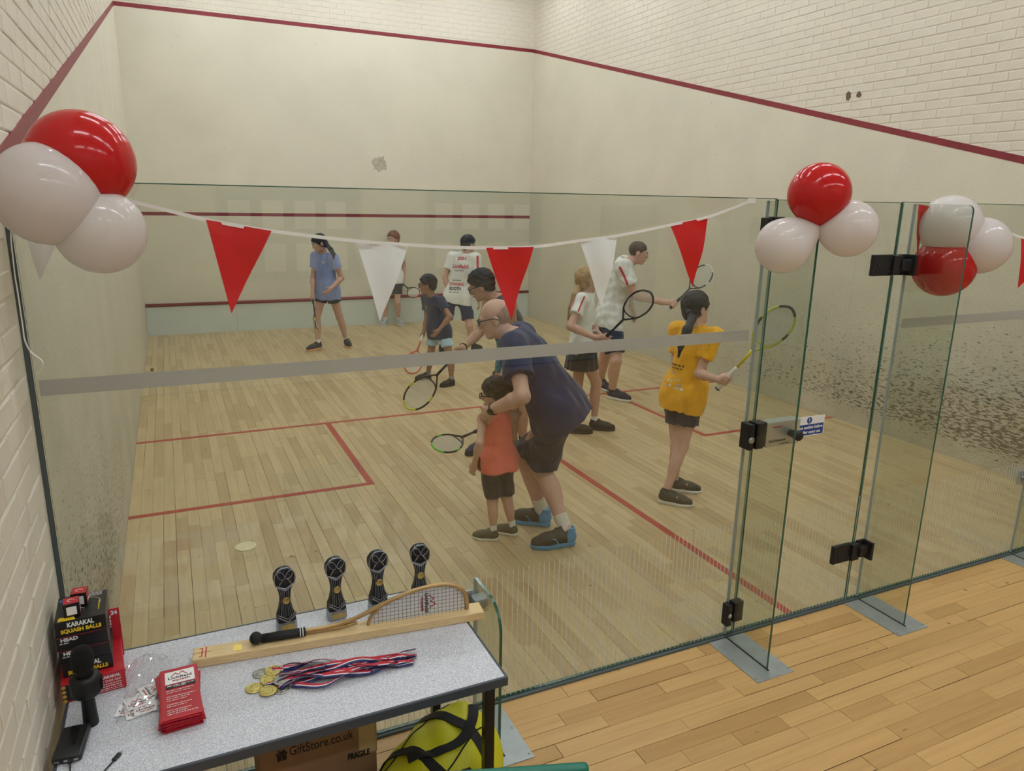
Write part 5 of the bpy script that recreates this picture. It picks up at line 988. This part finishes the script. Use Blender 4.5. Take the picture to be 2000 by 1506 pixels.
    if pony:
        pp = [V3(q) for q in pony]; b = hd(0,-.098,.015); chain = [b]+pp; pf = Field(*box_of(chain, .06), h*.85)
        rr = [.020,.027,.030,.024,.009]
        for i in range(len(chain)-1): pf.add(rcone(chain[i], chain[i+1], rr[i]*hs, rr[min(i+1,4)]*hs), .02)
        pf.wrinkle(.003, 60, 8); link('ponytail', pf.mesh('ponytail'), hair, ho, True)
        mb = MB(); c = Vector(chain[0])*.4+Vector(chain[1])*.6; ax = (Vector(chain[1])-Vector(chain[0])).normalized(); x_ = ax.orthogonal().normalized(); y_ = ax.cross(x_)
        mb.tube([c+(x_*math.cos(a)+y_*math.sin(a))*.026*hs for a in [k*math.pi/8 for k in range(16)]], .006*hs, 6, closed=True); mb.build('hair_tie', 'fab_black', ho, True)
    if glasses:
        mb = MB(); mb.tube([hd(-.009,.108,.008), hd(0,.112,.012), hd(.009,.108,.008)], .0028*hs, 6); go = mb.build('glasses', 'black_plastic', root, True)
        for q in (-1,1):
            c = (.033*q,.107,.004); pts = [hd(c[0]+.0245*math.cos(a), c[1]-.010*abs(math.cos(a))*(1 if q*math.cos(a) > 0 else 0), c[2]+.0185*math.sin(a)) for a in [k*math.pi/10 for k in range(20)]]
            mb = MB(); mb.tube(pts, .0040*hs, 6, closed=True); mb.build('rim', 'black_plastic', go, True)
            mb = MB(); mb.tube([hd(q*.057,.098,.012), hd(q*.079,.06,.012), hd(q*.083,.0,.010), hd(q*.080,-.03,-.008)], .0040*hs, 6); mb.build('temple', 'black_plastic', go, True)
    # top
    hemz = -hem/np.linalg.norm(N-P); o_ = .014*loose*s
    secs = [(-.4,.172*g,.138*g),(0,.169*g,.134*g),(.12,.164*g,.128*g),(.35,.153*g,.116*g),(.62,.155*g,.115*g),(.82,.152*g,.102*g),(.94,.108*g,.078*g),(1,.072*g,.062*g)]
    SH = [(trunk(o_, hemz-.1, .985, .05, secs), .03)]
    sl, hsl = [], {}
    for sd in 'LR':
        S, E = J['S'+sd], J['E'+sd]
        SH.append((rcone(N-up*.035*s, S if not vest else N+(S-N)*.72, .054*g+o_*.7, .060*g+o_*.8 if not vest else .05*g), .045))
    for sd in 'LR': SH.append((ell(J['Hp'+sd]-nrm(J['fh'])*.036*s+V3((0,0,-.005)), np.eye(3), [.076*g+o_*.8]*3), .08)); SH.append((rcone(J['Hp'+sd]+up*.06*s, J['Hp'+sd]+(J['K'+sd]-J['Hp'+sd])*.3, .084*g+o_*.7, .084*g+o_*.7), .08))
    lo, hi = np.min([b[0][1] for b in SH], 0), np.max([b[0][2] for b in SH], 0)
    if not vest:
        for sd in 'LR': e = J['S'+sd]+(J['E'+sd]-J['S'+sd])*sleeve; lo = np.minimum(lo, e-.09); hi = np.maximum(hi, e+.09)
    sf = Field(lo, hi, h)
    for b in SH: sf.add(*b)
    sf.clip(P+up*hemz*np.linalg.norm(N-P), -up)
    if not vest:
        for sd in 'LR':
            S, E = J['S'+sd], J['E'+sd]; d = nrm(E-S); L = np.linalg.norm(E-S)*sleeve; tmp = Field(lo, hi, h); tmp.add(rcone(S-d*.01, S+d*(L+.03), .058*g+o_, .058*g+o_*1.3), .01); tmp.clip(S+d*L, d)
            a, b = sf.d, tmp.d; k = .035; t = np.maximum(k-np.abs(a-b), 0)/k; sf.d = np.minimum(a, b)-t*t*k*.25
    else:
        for sd in 'LR': sf.cut(ell(J['S'+sd]+(J['S'+sd]-N)*.22-up*.045*s, np.eye(3), [.075*g]*3), .015)
    sf.wrinkle(.0072*s, 28, hash(key) % 97 if False else sum(map(ord, key))); sf.cut(rcone(N-up*.005*s, hd(0,-.015,-.05), .062*g, .075*hs), .006)
    so = link('shirt' if not vest else 'vest', sf.mesh('shirt'), shirt, root, True); lo_s, hi_s = lo, hi
    # bottom
    if skirt:
        Q0 = P+V3((0,0,.10*s)); Q1 = P-V3((0,0,.225*s)); kf = Field(*box_of([Q0, Q1], .30*s), h); kf.add(sweep(Q1, Q0, J['fh'], J['fh'], J['rh'], J['rh'], [(-.2,.215*g,.19*g),(0,.205*g,.18*g),(.6,.182*g,.150*g),(1,.150*g,.118*g)], .008, -.15, 1, .02, 15), .01); kf.clip(Q1, (0,0,-1)); bo = link('skirt', kf.mesh('skirt'), shorts, root, True)
    else:
        kf = Field(*box_of([P, J['KL'], J['KR'], J['HpL'], J['HpR']], .17*s), h); kf.add(trunk(.012*s, -.2, .2), .02)
        for sd in 'LR':
            Hp, K = J['Hp'+sd], J['K'+sd]; d = nrm(K-Hp); L = np.linalg.norm(K-Hp)*short_len; tmp = Field(*box_of([P, J['KL'], J['KR'], J['HpL'], J['HpR']], .17*s), h)
            tmp.add(rcone(Hp, Hp+d*(L+.05), .104*g, (.104-.032*short_len+.018)*g), .01); tmp.add(ell(Hp-nrm(J['fh'])*.045*s, np.eye(3), [.098*g]*3), .05); tmp.clip(Hp+d*L, d*.8+V3((0,0,-.2)))
            a, b = kf.d, tmp.d; k = .03; t = np.maximum(k-np.abs(a-b), 0)/k; kf.d = np.minimum(a, b)-t*t*k*.25
        kf.clip(P+up*(hemz*np.linalg.norm(N-P)+.012), up); kf.wrinkle(.008*s, 30, 3+len(key)); bo = link('shorts', kf.mesh('shorts'), shorts, root, True)
    # socks and shoes
    for sd in 'LR':
        K, A, fd, he = J['K'+sd], J['A'+sd], J['fd'+sd], J['heel'+sd]; tz = sock_h*s; d = nrm(K-A); q = Field(*box_of([A, A+d*tz, A+fd*.08*s], .06*s+.01), h*.8)
        q.add(rcone(A+d*.008*s, A+d*(tz+.02), .037*g, .046*g), .01); q.add(rcone(A+fd*.01*s, A+fd*.07*s-V3((0,0,.02*s)), .034*g, .032*g), .02); q.clip(A+d*tz, d); q.wrinkle(.0015, 70, 4); link('sock', q.mesh('sock'), sock, root, True)
        L = .155*Ht*1.05; la = np.cross(V3((0,0,1)), fd); c = lambda f, l, z: V3((he[0],he[1],0))+fd*f*L+la*l*s+V3((0,0,z*s))
        q = Field(*box_of([c(0,0,0), c(1,0,.12)], .075*s), h*.75); q.add(rcone(c(.14,0,.054), c(.36,0,.062), .039*s, .043*s), .02); q.add(rcone(c(.34,0,.060), c(.66,0,.045), .044*s, .043*s), .03); q.add(rcone(c(.62,.006,.040), c(.87,.002,.036), .044*s, .033*s), .03); q.add(rcone(c(.19,0,.06), c(.18,0,.104), .042*s, .040*s), .015); q.add(rcone(c(.34,0,.085), c(.27,0,.125), .022*s, .016*s), .02)
        q.clip(c(0,0,.016), (0,0,-1)); q.cut(rcone(c(.21,0,.098), c(.20,0,.16), .033*s, .037*s), .006); q.clip(c(.2,0,.124), (-fd*.25+V3((0,0,1)))); sho = link('shoe', q.mesh('shoe'), shoe if isinstance(shoe, str) else shoe[0], root, True)
        q = Field(*box_of([c(0,0,0), c(1,0,.03)], .075*s), h*.6); q.add(rcone(c(.14,0,.016), c(.40,0,.016), .040*s, .038*s), .02); q.add(rcone(c(.40,0,.016), c(.68,.004,.016), .038*s, .047*s), .03); q.add(rcone(c(.66,.004,.016), c(.87,0,.018), .047*s, .036*s), .03); q.clip(c(0,0,.001), (0,0,-1)); q.clip(c(.2,0,.034), fd*.04+V3((0,0,1))); link('sole', q.mesh('sole'), sole, sho, True)
        mb = MB()
        for k in range(4): f_ = .42+.075*k; zz = (.104-.0085*k)*s/s; mb.tube([c(f_,.024,zz-.010), c(f_+.03,0,zz), c(f_,-.024,zz-.010)], .0028*s, 5)
        for q_ in (-1,1): mb.tube([c(.40,0,.108), c(.41,q_*.018,.112), c(.43,q_*.030,.098)], .0025*s, 5)
        mb.build('laces', 'sole_white' if shoe in ('shoe_grey','shoe_olive') else 'sole_black', sho)['kind'] = 'stuff'
        if stripes:
            for q_ in (-1,1):
                for k in range(3): mb = MB(); f_ = .38+.085*k; mb.tube([c(f_+.05,q_*.0445,.036), c(f_+.02,q_*.0435,.062), c(f_,q_*.034,.086)], .0032*s, 5); mb.build('side_stripe', 'sole_white', sho, True)
        if isinstance(shoe, tuple):
            q = Field(*box_of([c(0,0,0), c(.4,0,.12)], .06*s), h*.75); q.add(rcone(c(.13,0,.054), c(.22,0,.060), .0415*s, .0445*s), .02); q.add(rcone(c(.175,0,.06), c(.165,0,.108), .045*s, .0425*s), .015); q.clip(c(0,0,.018), (0,0,-1)); q.clip(c(.2,0,.127), (-fd*.25+V3((0,0,1)))); q.cut(rcone(c(.21,0,.098), c(.20,0,.16), .035*s, .039*s), .006); q.clip(c(.27,0,.05), fd-V3((0,0,.5))); link('heel_panel', q.mesh('heel'), shoe[1], sho, True)
            MS = [c(.52,.046,.035), c(.60,.050,.052), c(.66,.047,.040)]
            for q_ in (-1,1): mb = MB(); mb.tube(smooth_path([Vector(c(.44,q_*.0445,.036)), Vector(c(.50,q_*.0455,.062)), Vector(c(.58,q_*.0445,.060)), Vector(c(.60,q_*.0455,.042))],4), .0045*s, 6); mb.build('side_emblem', shoe[1], sho, True)
    for sd in watch:
        W_r, E = Vector(J['W'+sd]), Vector(J['E'+sd]); ax = (W_r-E).normalized(); x_ = ax.orthogonal().normalized(); y_ = ax.cross(x_); c = W_r-ax*.022*s
        mb = MB(); mb.tube([c+(x_*math.cos(a)+y_*math.sin(a))*.0305*g for a in [k*math.pi/12 for k in range(24)]], .007*s, 6, closed=True); wo = mb.build('watch_strap', 'black_plastic', root, True)
        o = Vector(nrm(V3(c)-(P+N)/2)); o = (o-ax*o.dot(ax)).normalized(); mb = MB(); mb.lathe([(.020*s,0),(.021*s,.006*s),(.017*s,.010*s)], frame(c+o*.028*g, ax, o.cross(ax)), 20); mb.build('watch_case', 'gloss_black', wo, True)
    return root, so, J, dict(bottom=bo, up=up, s=s, g=g, h=hd)
def project(so, me, direction, parent, m, name, lift=.0018):
    """lay a flat print onto a garment: cast every vertex along direction onto the garment surface"""
    base = base_of(so); bv = BVHTree.FromPolygons([v.co+base for v in so.data.vertices], [tuple(p.vertices) for p in so.data.polygons]); dr = Vector(direction).normalized(); ok = 0
    bm = bmesh.new(); bm.from_mesh(me); bmesh.ops.triangulate(bm, faces=bm.faces[:])
    for _ in range(2):
        le = [e for e in bm.edges if e.calc_length() > .018]
        if le: bmesh.ops.subdivide_edges(bm, edges=le, cuts=1); bmesh.ops.triangulate(bm, faces=bm.faces[:])
    dead = []
    for v in bm.verts:
        hit = bv.ray_cast(v.co-dr*.5, dr, 1.2)
        if hit[0] is None: dead.append(v)
        else: v.co = hit[0]-dr*lift
    bmesh.ops.delete(bm, geom=dead, context='VERTS'); bm.to_mesh(me); bm.free()
    return link(name, me, m, parent)
# ================================================================== RACKETS
for n, c in (('rk_black',(28,28,30)),('rk_orange',(206,84,52)),('rk_yellow',(214,200,40)),('rk_green',(110,200,60)),('rk_grey',(70,74,78)),('rk_lime',(196,204,70)),('rk_white',(225,225,220))): mat(n, c, .35, .1)
mat('string_pale', (206,206,198), .5)
def racket(key, label, frame_c, accent, grip_c, shaft_c=None, grommet=None):
    k = DATA['RK'][key]; G, a, n = Vector(k['G']), Vector(k['ax']), Vector(k['n']); s = k['s']; l = n.cross(a).normalized(); q = lambda u, w_, d=0: G+(a*u+l*w_+n*d)*s
    t = thing('squash_racket', label, 'racket', q(-.08,0)); half = [(.262,.008),(.30,.036),(.35,.072),(.42,.0935),(.48,.0960),(.54,.081),(.585,.046)]
    loop = [q(u,w_) for u, w_ in half]+[q(.605,0)]+[q(u,-w_) for u, w_ in half[::-1]]; path = smooth_path(loop, 5)
    mb = MB(); mb.tube(path, .0078*s, 8); fr = mb.build('head_frame', frame_c, t, True)
    N = len(path); mb = MB(); mb.tube([p_ for p_ in path[int(N*.40):int(N*.60)]], .0085*s, 8); mb.tube([p_ for p_ in path[int(N*.20):int(N*.27)]], .0083*s, 8); mb.tube([p_ for p_ in path[int(N*.73):int(N*.80)]], .0083*s, 8); mb.build('accent_band', accent, fr, True)
    mb = MB(); mb.tube(smooth_path([q(.345,.069),q(.325,.04),q(.318,0),q(.325,-.04),q(.345,-.069)],4), .006*s, 8); mb.build('throat_bridge', frame_c, fr, True)
    mb = MB(); mb.tube([q(.10,0),q(.20,0),q(.27,0)], [.0095*s,.0105*s,.011*s], 10); mb.build('shaft', shaft_c or frame_c, t, True)
    mb = MB(); mb.tube([q(-.078,0),q(-.07,0),q(.09,0),q(.112,0)], [.0175*s,.0165*s,.0155*s,.0115*s], 12); gr = mb.build('grip', grip_c, t, True)
    mb = MB(); mb.tube([q(-.084,0),q(-.074,0)], [.0175*s,.0185*s], 12); mb.build('butt_cap', accent if grip_c != 'rk_white' else 'rk_black', gr, True)
    S_ = [(u, w_) for u, w_ in half]+[(.605,0)]; us = [x[0] for x in S_]; wsd = [x[1] for x in S_]; W_at = lambda u: float(np.interp(u, us, wsd)); mb = MB(); u = .335
    while u < .60:
        w_ = W_at(u); mb.tube([q(u,-w_),q(u,w_)], .0017*s, 4, cap=False); u += .0125
    for i in range(-7,8):
        w_ = i*.0115; uu_ = [.32+j*.002 for j in range(144) if W_at(.32+j*.002) > abs(w_)]
        if len(uu_) > 3: mb.tube([q(min(uu_),w_),q(max(uu_),w_)], .0017*s, 4, cap=False)
    o = mb.build('strings', 'string_pale', t); o['kind'] = 'stuff'
racket('P1', 'dark racket held edge-on by the girl in the blue shirt', 'rk_black', 'rk_yellow', 'rk_black')
racket('P2', 'black and orange racket held by the red-haired player', 'rk_black', 'rk_orange', 'rk_black')
racket('P3', 'orange racket with white grip held by the boy in pale shorts', 'rk_orange', 'rk_orange', 'rk_white')
racket('P5', 'black racket with yellow bands swung low over the court floor', 'rk_black', 'rk_lime', 'rk_black')
racket('P7', 'black and green racket held by the small boy in coral', 'rk_black', 'rk_green', 'rk_black')
racket('P8', 'black racket held up by the girl in the black skirt', 'rk_black', 'rk_grey', 'rk_black')
racket('P9', 'grey racket held out by the man with cropped hair', 'rk_grey', 'rk_white', 'rk_black')
racket('P10', 'lime and black racket held by the girl in yellow', 'rk_lime', 'rk_black', 'rk_white', 'rk_yellow')
# ================================================================== PEOPLE
PO = DATA['PO']
r1, s1, J1, x1 = person('P1', 'girl in blue shirt and black shorts near the front wall', 'skin_light', .0085, 'fab_blue', 'fab_black', 'hair_black', 'shoe_black', 'fab_sock', sleeve=.52, hem=.13, short_len=.42, grip=('R','P1'), hairstyle='long', pony=PO['pony1'], sole='sole_peach', girth=.93, sock_h=.07, stripes=True)
r2, s2, J2, x2 = person('P2', 'red-haired player in white shirt half hidden behind a white pennant', 'skin_fair', .009, 'fab_white', 'fab_charcoal', 'hair_auburn', 'shoe_grey', 'fab_sock', sleeve=.5, hem=.10, short_len=.66, grip=('L','P2'), hairstyle='bob', girth=.9)
r3, s3, J3, x3 = person('P3', 'boy in glasses wearing navy shirt and pale blue shorts', 'skin_brown', .0075, 'fab_navy', 'fab_sky', 'hair_black', 'shoe_black', 'fab_sockgrey', glasses=True, sleeve=.55, hem=.11, short_len=.62, grip=('R','P3'), hairstyle='short', sole='sole_black', girth=.98, curl=(.45,1.1), sock_h=.10)
r4, s4, J4, x4 = person('P4', 'player in white printed shirt seen from behind, dark hair', 'skin_fair', .0085, 'fab_white', 'fab_ink', 'hair_black', 'shoe_black', 'fab_black', sleeve=.6, hem=.12, short_len=.8, hairstyle='short', sole='sole_black', girth=.9, loose=1.1, watch=('R',))
r5, s5, J5, x5 = person('P5', 'teenager in glasses and dark sleeveless top leaning forward', 'skin_tan', .007, 'fab_slate', 'fab_black', 'hair_black', 'shoe_navy', 'fab_black', glasses=True, vest=True, hem=.10, short_len=.75, grip=('R','P5'), hairstyle='thick', sole='sole_black', girth=.98, watch=('R',))
r6, s6, J6, x6 = person('P6', 'bald man in glasses and navy shirt bending over the small boy', 'skin_pale', .0065, 'fab_deepnavy', 'fab_ink', 'hair_grey', ('shoe_dark','shoe_blue'), 'fab_sock', glasses=True, sleeve=.62, hem=.12, short_len=.92, hairstyle='bald', sole='shoe_blue', girth=1.03, loose=1.4, hands={'L':list(V3(DATA['PP']['P7']['SL'])+V3((-.02,-.05,.0))),'R':list(V3(DATA['PP']['P7']['SR'])+V3((.03,.06,-.06)))}, watch=('L','R'), sock_h=.12)
r7, s7, J7, x7 = person('P7', 'small boy in coral vest and black shorts with curly hair', 'skin_fair', .006, 'fab_coral', 'fab_charcoal', 'hair_brown', 'shoe_olive', 'fab_sock', glasses=True, vest=True, hem=.058, short_len=.92, grip=('R','P7'), hairstyle='thick', girth=.90, sock_h=.10)
r8, s8, J8, x8 = person('P8', 'girl with blond ponytail, white shirt and black skirt', 'skin_light', .007, 'fab_white', 'fab_black', 'hair_blond', 'shoe_black', 'fab_sock', sleeve=.55, hem=.02, skirt=True, grip=('R','P8'), hairstyle='long', pony=PO['pony8'], sole='sole_black', girth=.93, sock_h=.08)
r9, s9, J9, x9 = person('P9', 'man with cropped hair in white shirt showing his racket', 'skin_fair', .0075, 'fab_white', 'fab_ink', 'hair_buzz', 'shoe_navy', 'fab_black', sleeve=.62, hem=.12, short_len=.82, grip=('R','P9'), hairstyle='buzz', girth=1.05, loose=1.4, sock_h=.05)
r10, s10, J10, x10 = person('P10', 'girl in yellow shirt with long dark ponytail holding a racket', 'skin_pale', .0065, 'fab_yellow', 'fab_ink', 'hair_black', 'shoe_dark', 'fab_charcoal', sleeve=.60, hem=.125, short_len=.55, grip=('R','P10'), hairstyle='long', pony=PO['pony10'], girth=.86, loose=1.0, sock_h=.05, stripes=True)
# prints on the shirts
def on_back(so, J, t, body, size, m, width, dx=0, bold=.0, front=False):
    N, P = Vector(J['N']), Vector(J['P']); up = (N-P).normalized(); f = Vector(J['fs'])*(1-.0)+Vector(J['fh'])*.0; f = (f-up*f.dot(up)).normalized(); x_ = Vector(J['rs']); d = f
    if front: d = -f; x_ = -x_
    o = P+(N-P)*t+x_*dx; me = text_mesh(body, size, frame(o, x_, up), width=width, bold=bold, ext=0.) if isinstance(body, str) else print_marks(frame(o, x_, up), width, size, body).mesh('print'); pj = project(so, me, d, so, m, 'lettering' if isinstance(body, str) else 'small_print')
    if not isinstance(body, str): pj['kind'] = 'stuff'
on_back(s4, J4, .90, 'JOSH', .06, 'ink_red', .12, bold=.002); on_back(s4, J4, .70, 'Lichfield', .07, 'ink_red', .22, bold=.002); on_back(s4, J4, .61, 'squash', .04, 'ink_dark', .13)
on_back(s4, J4, .36, 61, .022, 'ink_dark', .12); on_back(s4, J4, .26, 'DOWNING', .06, 'ink_red', .21, bold=.002); on_back(s4, J4, .15, 'BOOTH', .06, 'ink_dark', .16, bold=.002); on_back(s4, J4, .06, 62, .018, 'ink_dark', .15)
on_back(s8, J8, .40, 'DOWNING', .05, 'ink_red', .15, dx=.0, bold=.002, front=True); on_back(s8, J8, .28, 'BOOTH', .05, 'ink_dark', .13, dx=.0, bold=.002, front=True)
on_back(s10, J10, .42, 63, .020, 'ink_dark', .13, dx=-.03); on_back(s10, J10, .37, 64, .016, 'ink_dark', .11, dx=-.03)
for (t_, dx, wd, b) in ((.29,-.04,.06,71),(.21,.02,.055,72),(.17,-.06,.05,73),(.10,-.05,.06,74),(.08,.04,.09,75),(.13,.03,.03,76)): on_back(s10, J10, t_, b, .034 if b == 76 else .022, 'ink_white', wd, dx=dx, bold=.002)
on_back(s9, J9, .93, 77, .04, 'ink_dark', .09); on_back(s1, J1, .78, '^', .09, 'ink_yellow', .04, dx=.06, front=True); on_back(s3, J3, .74, 'o', .10, 'ink_gold', .04, dx=-.05, front=True)
def arm_stripe(so, J, sd, u0, u1, side, m='fab_red', wd=.022):
    S, E, N = Vector(J['S'+sd]), Vector(J['E'+sd]), Vector(J['N']); d = (E-S).normalized(); o = (Vector(side)-d*Vector(side).dot(d)).normalized(); b = d.cross(o); pts = [S+d*((E-S).length*(u0+(u1-u0)*k/8)) for k in range(9)]; vs = []
    for p_ in pts: vs += [p_+o*.3-b*wd/2, p_+o*.3+b*wd/2]
    mb = MB(); mb.add(vs, [(2*k,2*k+1,2*k+3,2*k+2) for k in range(8)]); project(so, mb.mesh('s'), -o, so, m, 'sleeve_stripe')
arm_stripe(s9, J9, 'R', -.05, .60, Vector(J9['rs'])-Vector(J9['fs'])*.2); arm_stripe(s4, J4, 'R', -.1, .58, Vector(J4['rs'])*.6-Vector(J4['fs'])*.9, wd=.03); arm_stripe(s8, J8, 'R', -.05, .54, Vector(J8['rs'])+Vector(J8['fs'])*.3, wd=.014); arm_stripe(s8, J8, 'R', -.05, .54, Vector(J8['rs'])-Vector(J8['fs'])*.9, wd=.012)
# teal lower part of the dark sleeveless top
N, P = V3(J5['N']), V3(J5['P']); up5 = nrm(N-P); s5.data.materials.append(MATS['fab_teal']); off5 = V3(base_of(s5))
for pl in s5.data.polygons:
    if (V3(pl.center)+off5-P) @ up5 < .20: pl.material_index = 1
# ================================================================== YELLOW SPORTS BAG
mat('bag_yellow', (206,204,28), .5, 0, .06, 7, .3, 18); mat('webbing', (22,22,24), .7, 0, .1, 60)
t = thing('sports_bag', 'bright yellow holdall with black straps under the table', 'bag', (1.0,-.50,0))
A_, B_ = V3((.90,-.635,.15)), V3((1.15,-.46,.185)); bf = Field((.5,-.95,-.02),(1.4,-.1,.48), .008)
bf.add(sweep(A_, B_, (0,0,1), (0,0,1), (.59,-.8,0), (.59,-.8,0), [(-.3,.14,.165),(0,.165,.19),(.5,.172,.205),(1,.165,.215),(1.3,.135,.18)], 0, -.22, 1.18, .10), .02); bf.wrinkle(.009, 17, 11); bf.clip((0,0,.002), (0,0,-1)); bg = link('bag_body', bf.mesh('bag'), 'bag_yellow', t, True)
bv = BVHTree.FromPolygons([v.co+base_of(bg) for v in bg.data.vertices], [tuple(p.vertices) for p in bg.data.polygons])
def over_bag(pts, lift=.004):
    out = []
    for p_ in pts:
        h_ = bv.ray_cast(Vector((p_[0],p_[1],.9)), Vector((0,0,-1)), 1.2)
        out.append(h_[0]+Vector((0,0,lift)) if h_[0] is not None else Vector((p_[0],p_[1],.05)))
    return out
ax = Vector(nrm(B_-A_)); sd_ = Vector((.59,-.8,0)); P0 = Vector(A_)
for kk, (c0, wd) in enumerate(((.10,.036),(.27,.036))):
    pts = [P0+ax*c0+sd_*q_ for q_ in [(-.17+.34*i/20) for i in range(21)]]; ribbon_strip(over_bag(pts,.003), wd, ax, .0015).build('webbing_strap','webbing',t)
for c1 in (-.085,.09): mb = MB(); mb.tube(over_bag([P0+ax*(-.06+.46*i/24)+sd_*c1 for i in range(25)], .001), .0028, 6); mb.build('piping','webbing',t)
pts = over_bag([P0+ax*.06+sd_*(-.02)]+[P0+ax*(.06+.30*i/10)+sd_*(-.02+.10*math.sin(i/10*2.6)) for i in range(1,11)], .016); ribbon_strip(smooth_path(pts,3), .034, sd_, .0015).build('shoulder_strap','webbing',t)
pts = over_bag([P0+ax*(.02+.02*i)+sd_*(.06+.010*i) for i in range(9)], .010); ribbon_strip(smooth_path(pts,3), .03, sd_, .0015).build('carry_handle','webbing',t)
mb = MB(); p_ = over_bag([P0+ax*.0+sd_*.06],.001)[0]; mb.lathe([(.012,0),(.012,.003),(.006,.004)], frame(p_, ax, sd_) if frame(p_, ax, sd_).col[2].z > 0 else frame(p_, ax, -sd_), 16); mb.build('rivet','webbing',t)
# ================================================================== GREEN CHAIR
mat('chair_green', (16,112,92), .35, 0, .04, 10)
t = thing('plastic_chair', 'green plastic chair whose backrest top shows at the lower edge', 'chair', (1.02,-1.0,0))
M = Matrix.Translation((1.015,-1.12,0)) @ Matrix.Rotation(-.32,4,'Z')
MB().bbox((-.215,-.018,.50),(.215,.012,.752),.012,M=M @ Matrix.Rotation(0,4,'X'),seg=3).build('backrest','chair_green',t,True)
MB().bbox((-.21,.0,.425),(.21,.27,.45),.012,M=M,seg=3).build('seat','chair_green',t,True)
for sx in (-.18,.18):
    for sy in (.02,.24): mb = MB(); mb.tube([M @ Vector((sx,sy,.43)), M @ Vector((sx*1.08,sy+(.02 if sy > .1 else -.02),.001))], .011, 8); mb.build('leg','steel',t,True)
for sx in (-.18,.18): mb = MB(); mb.tube([M @ Vector((sx,.02,.43)), M @ Vector((sx,-.005,.54))], .010, 8); mb.build('back_post','steel',t,True)
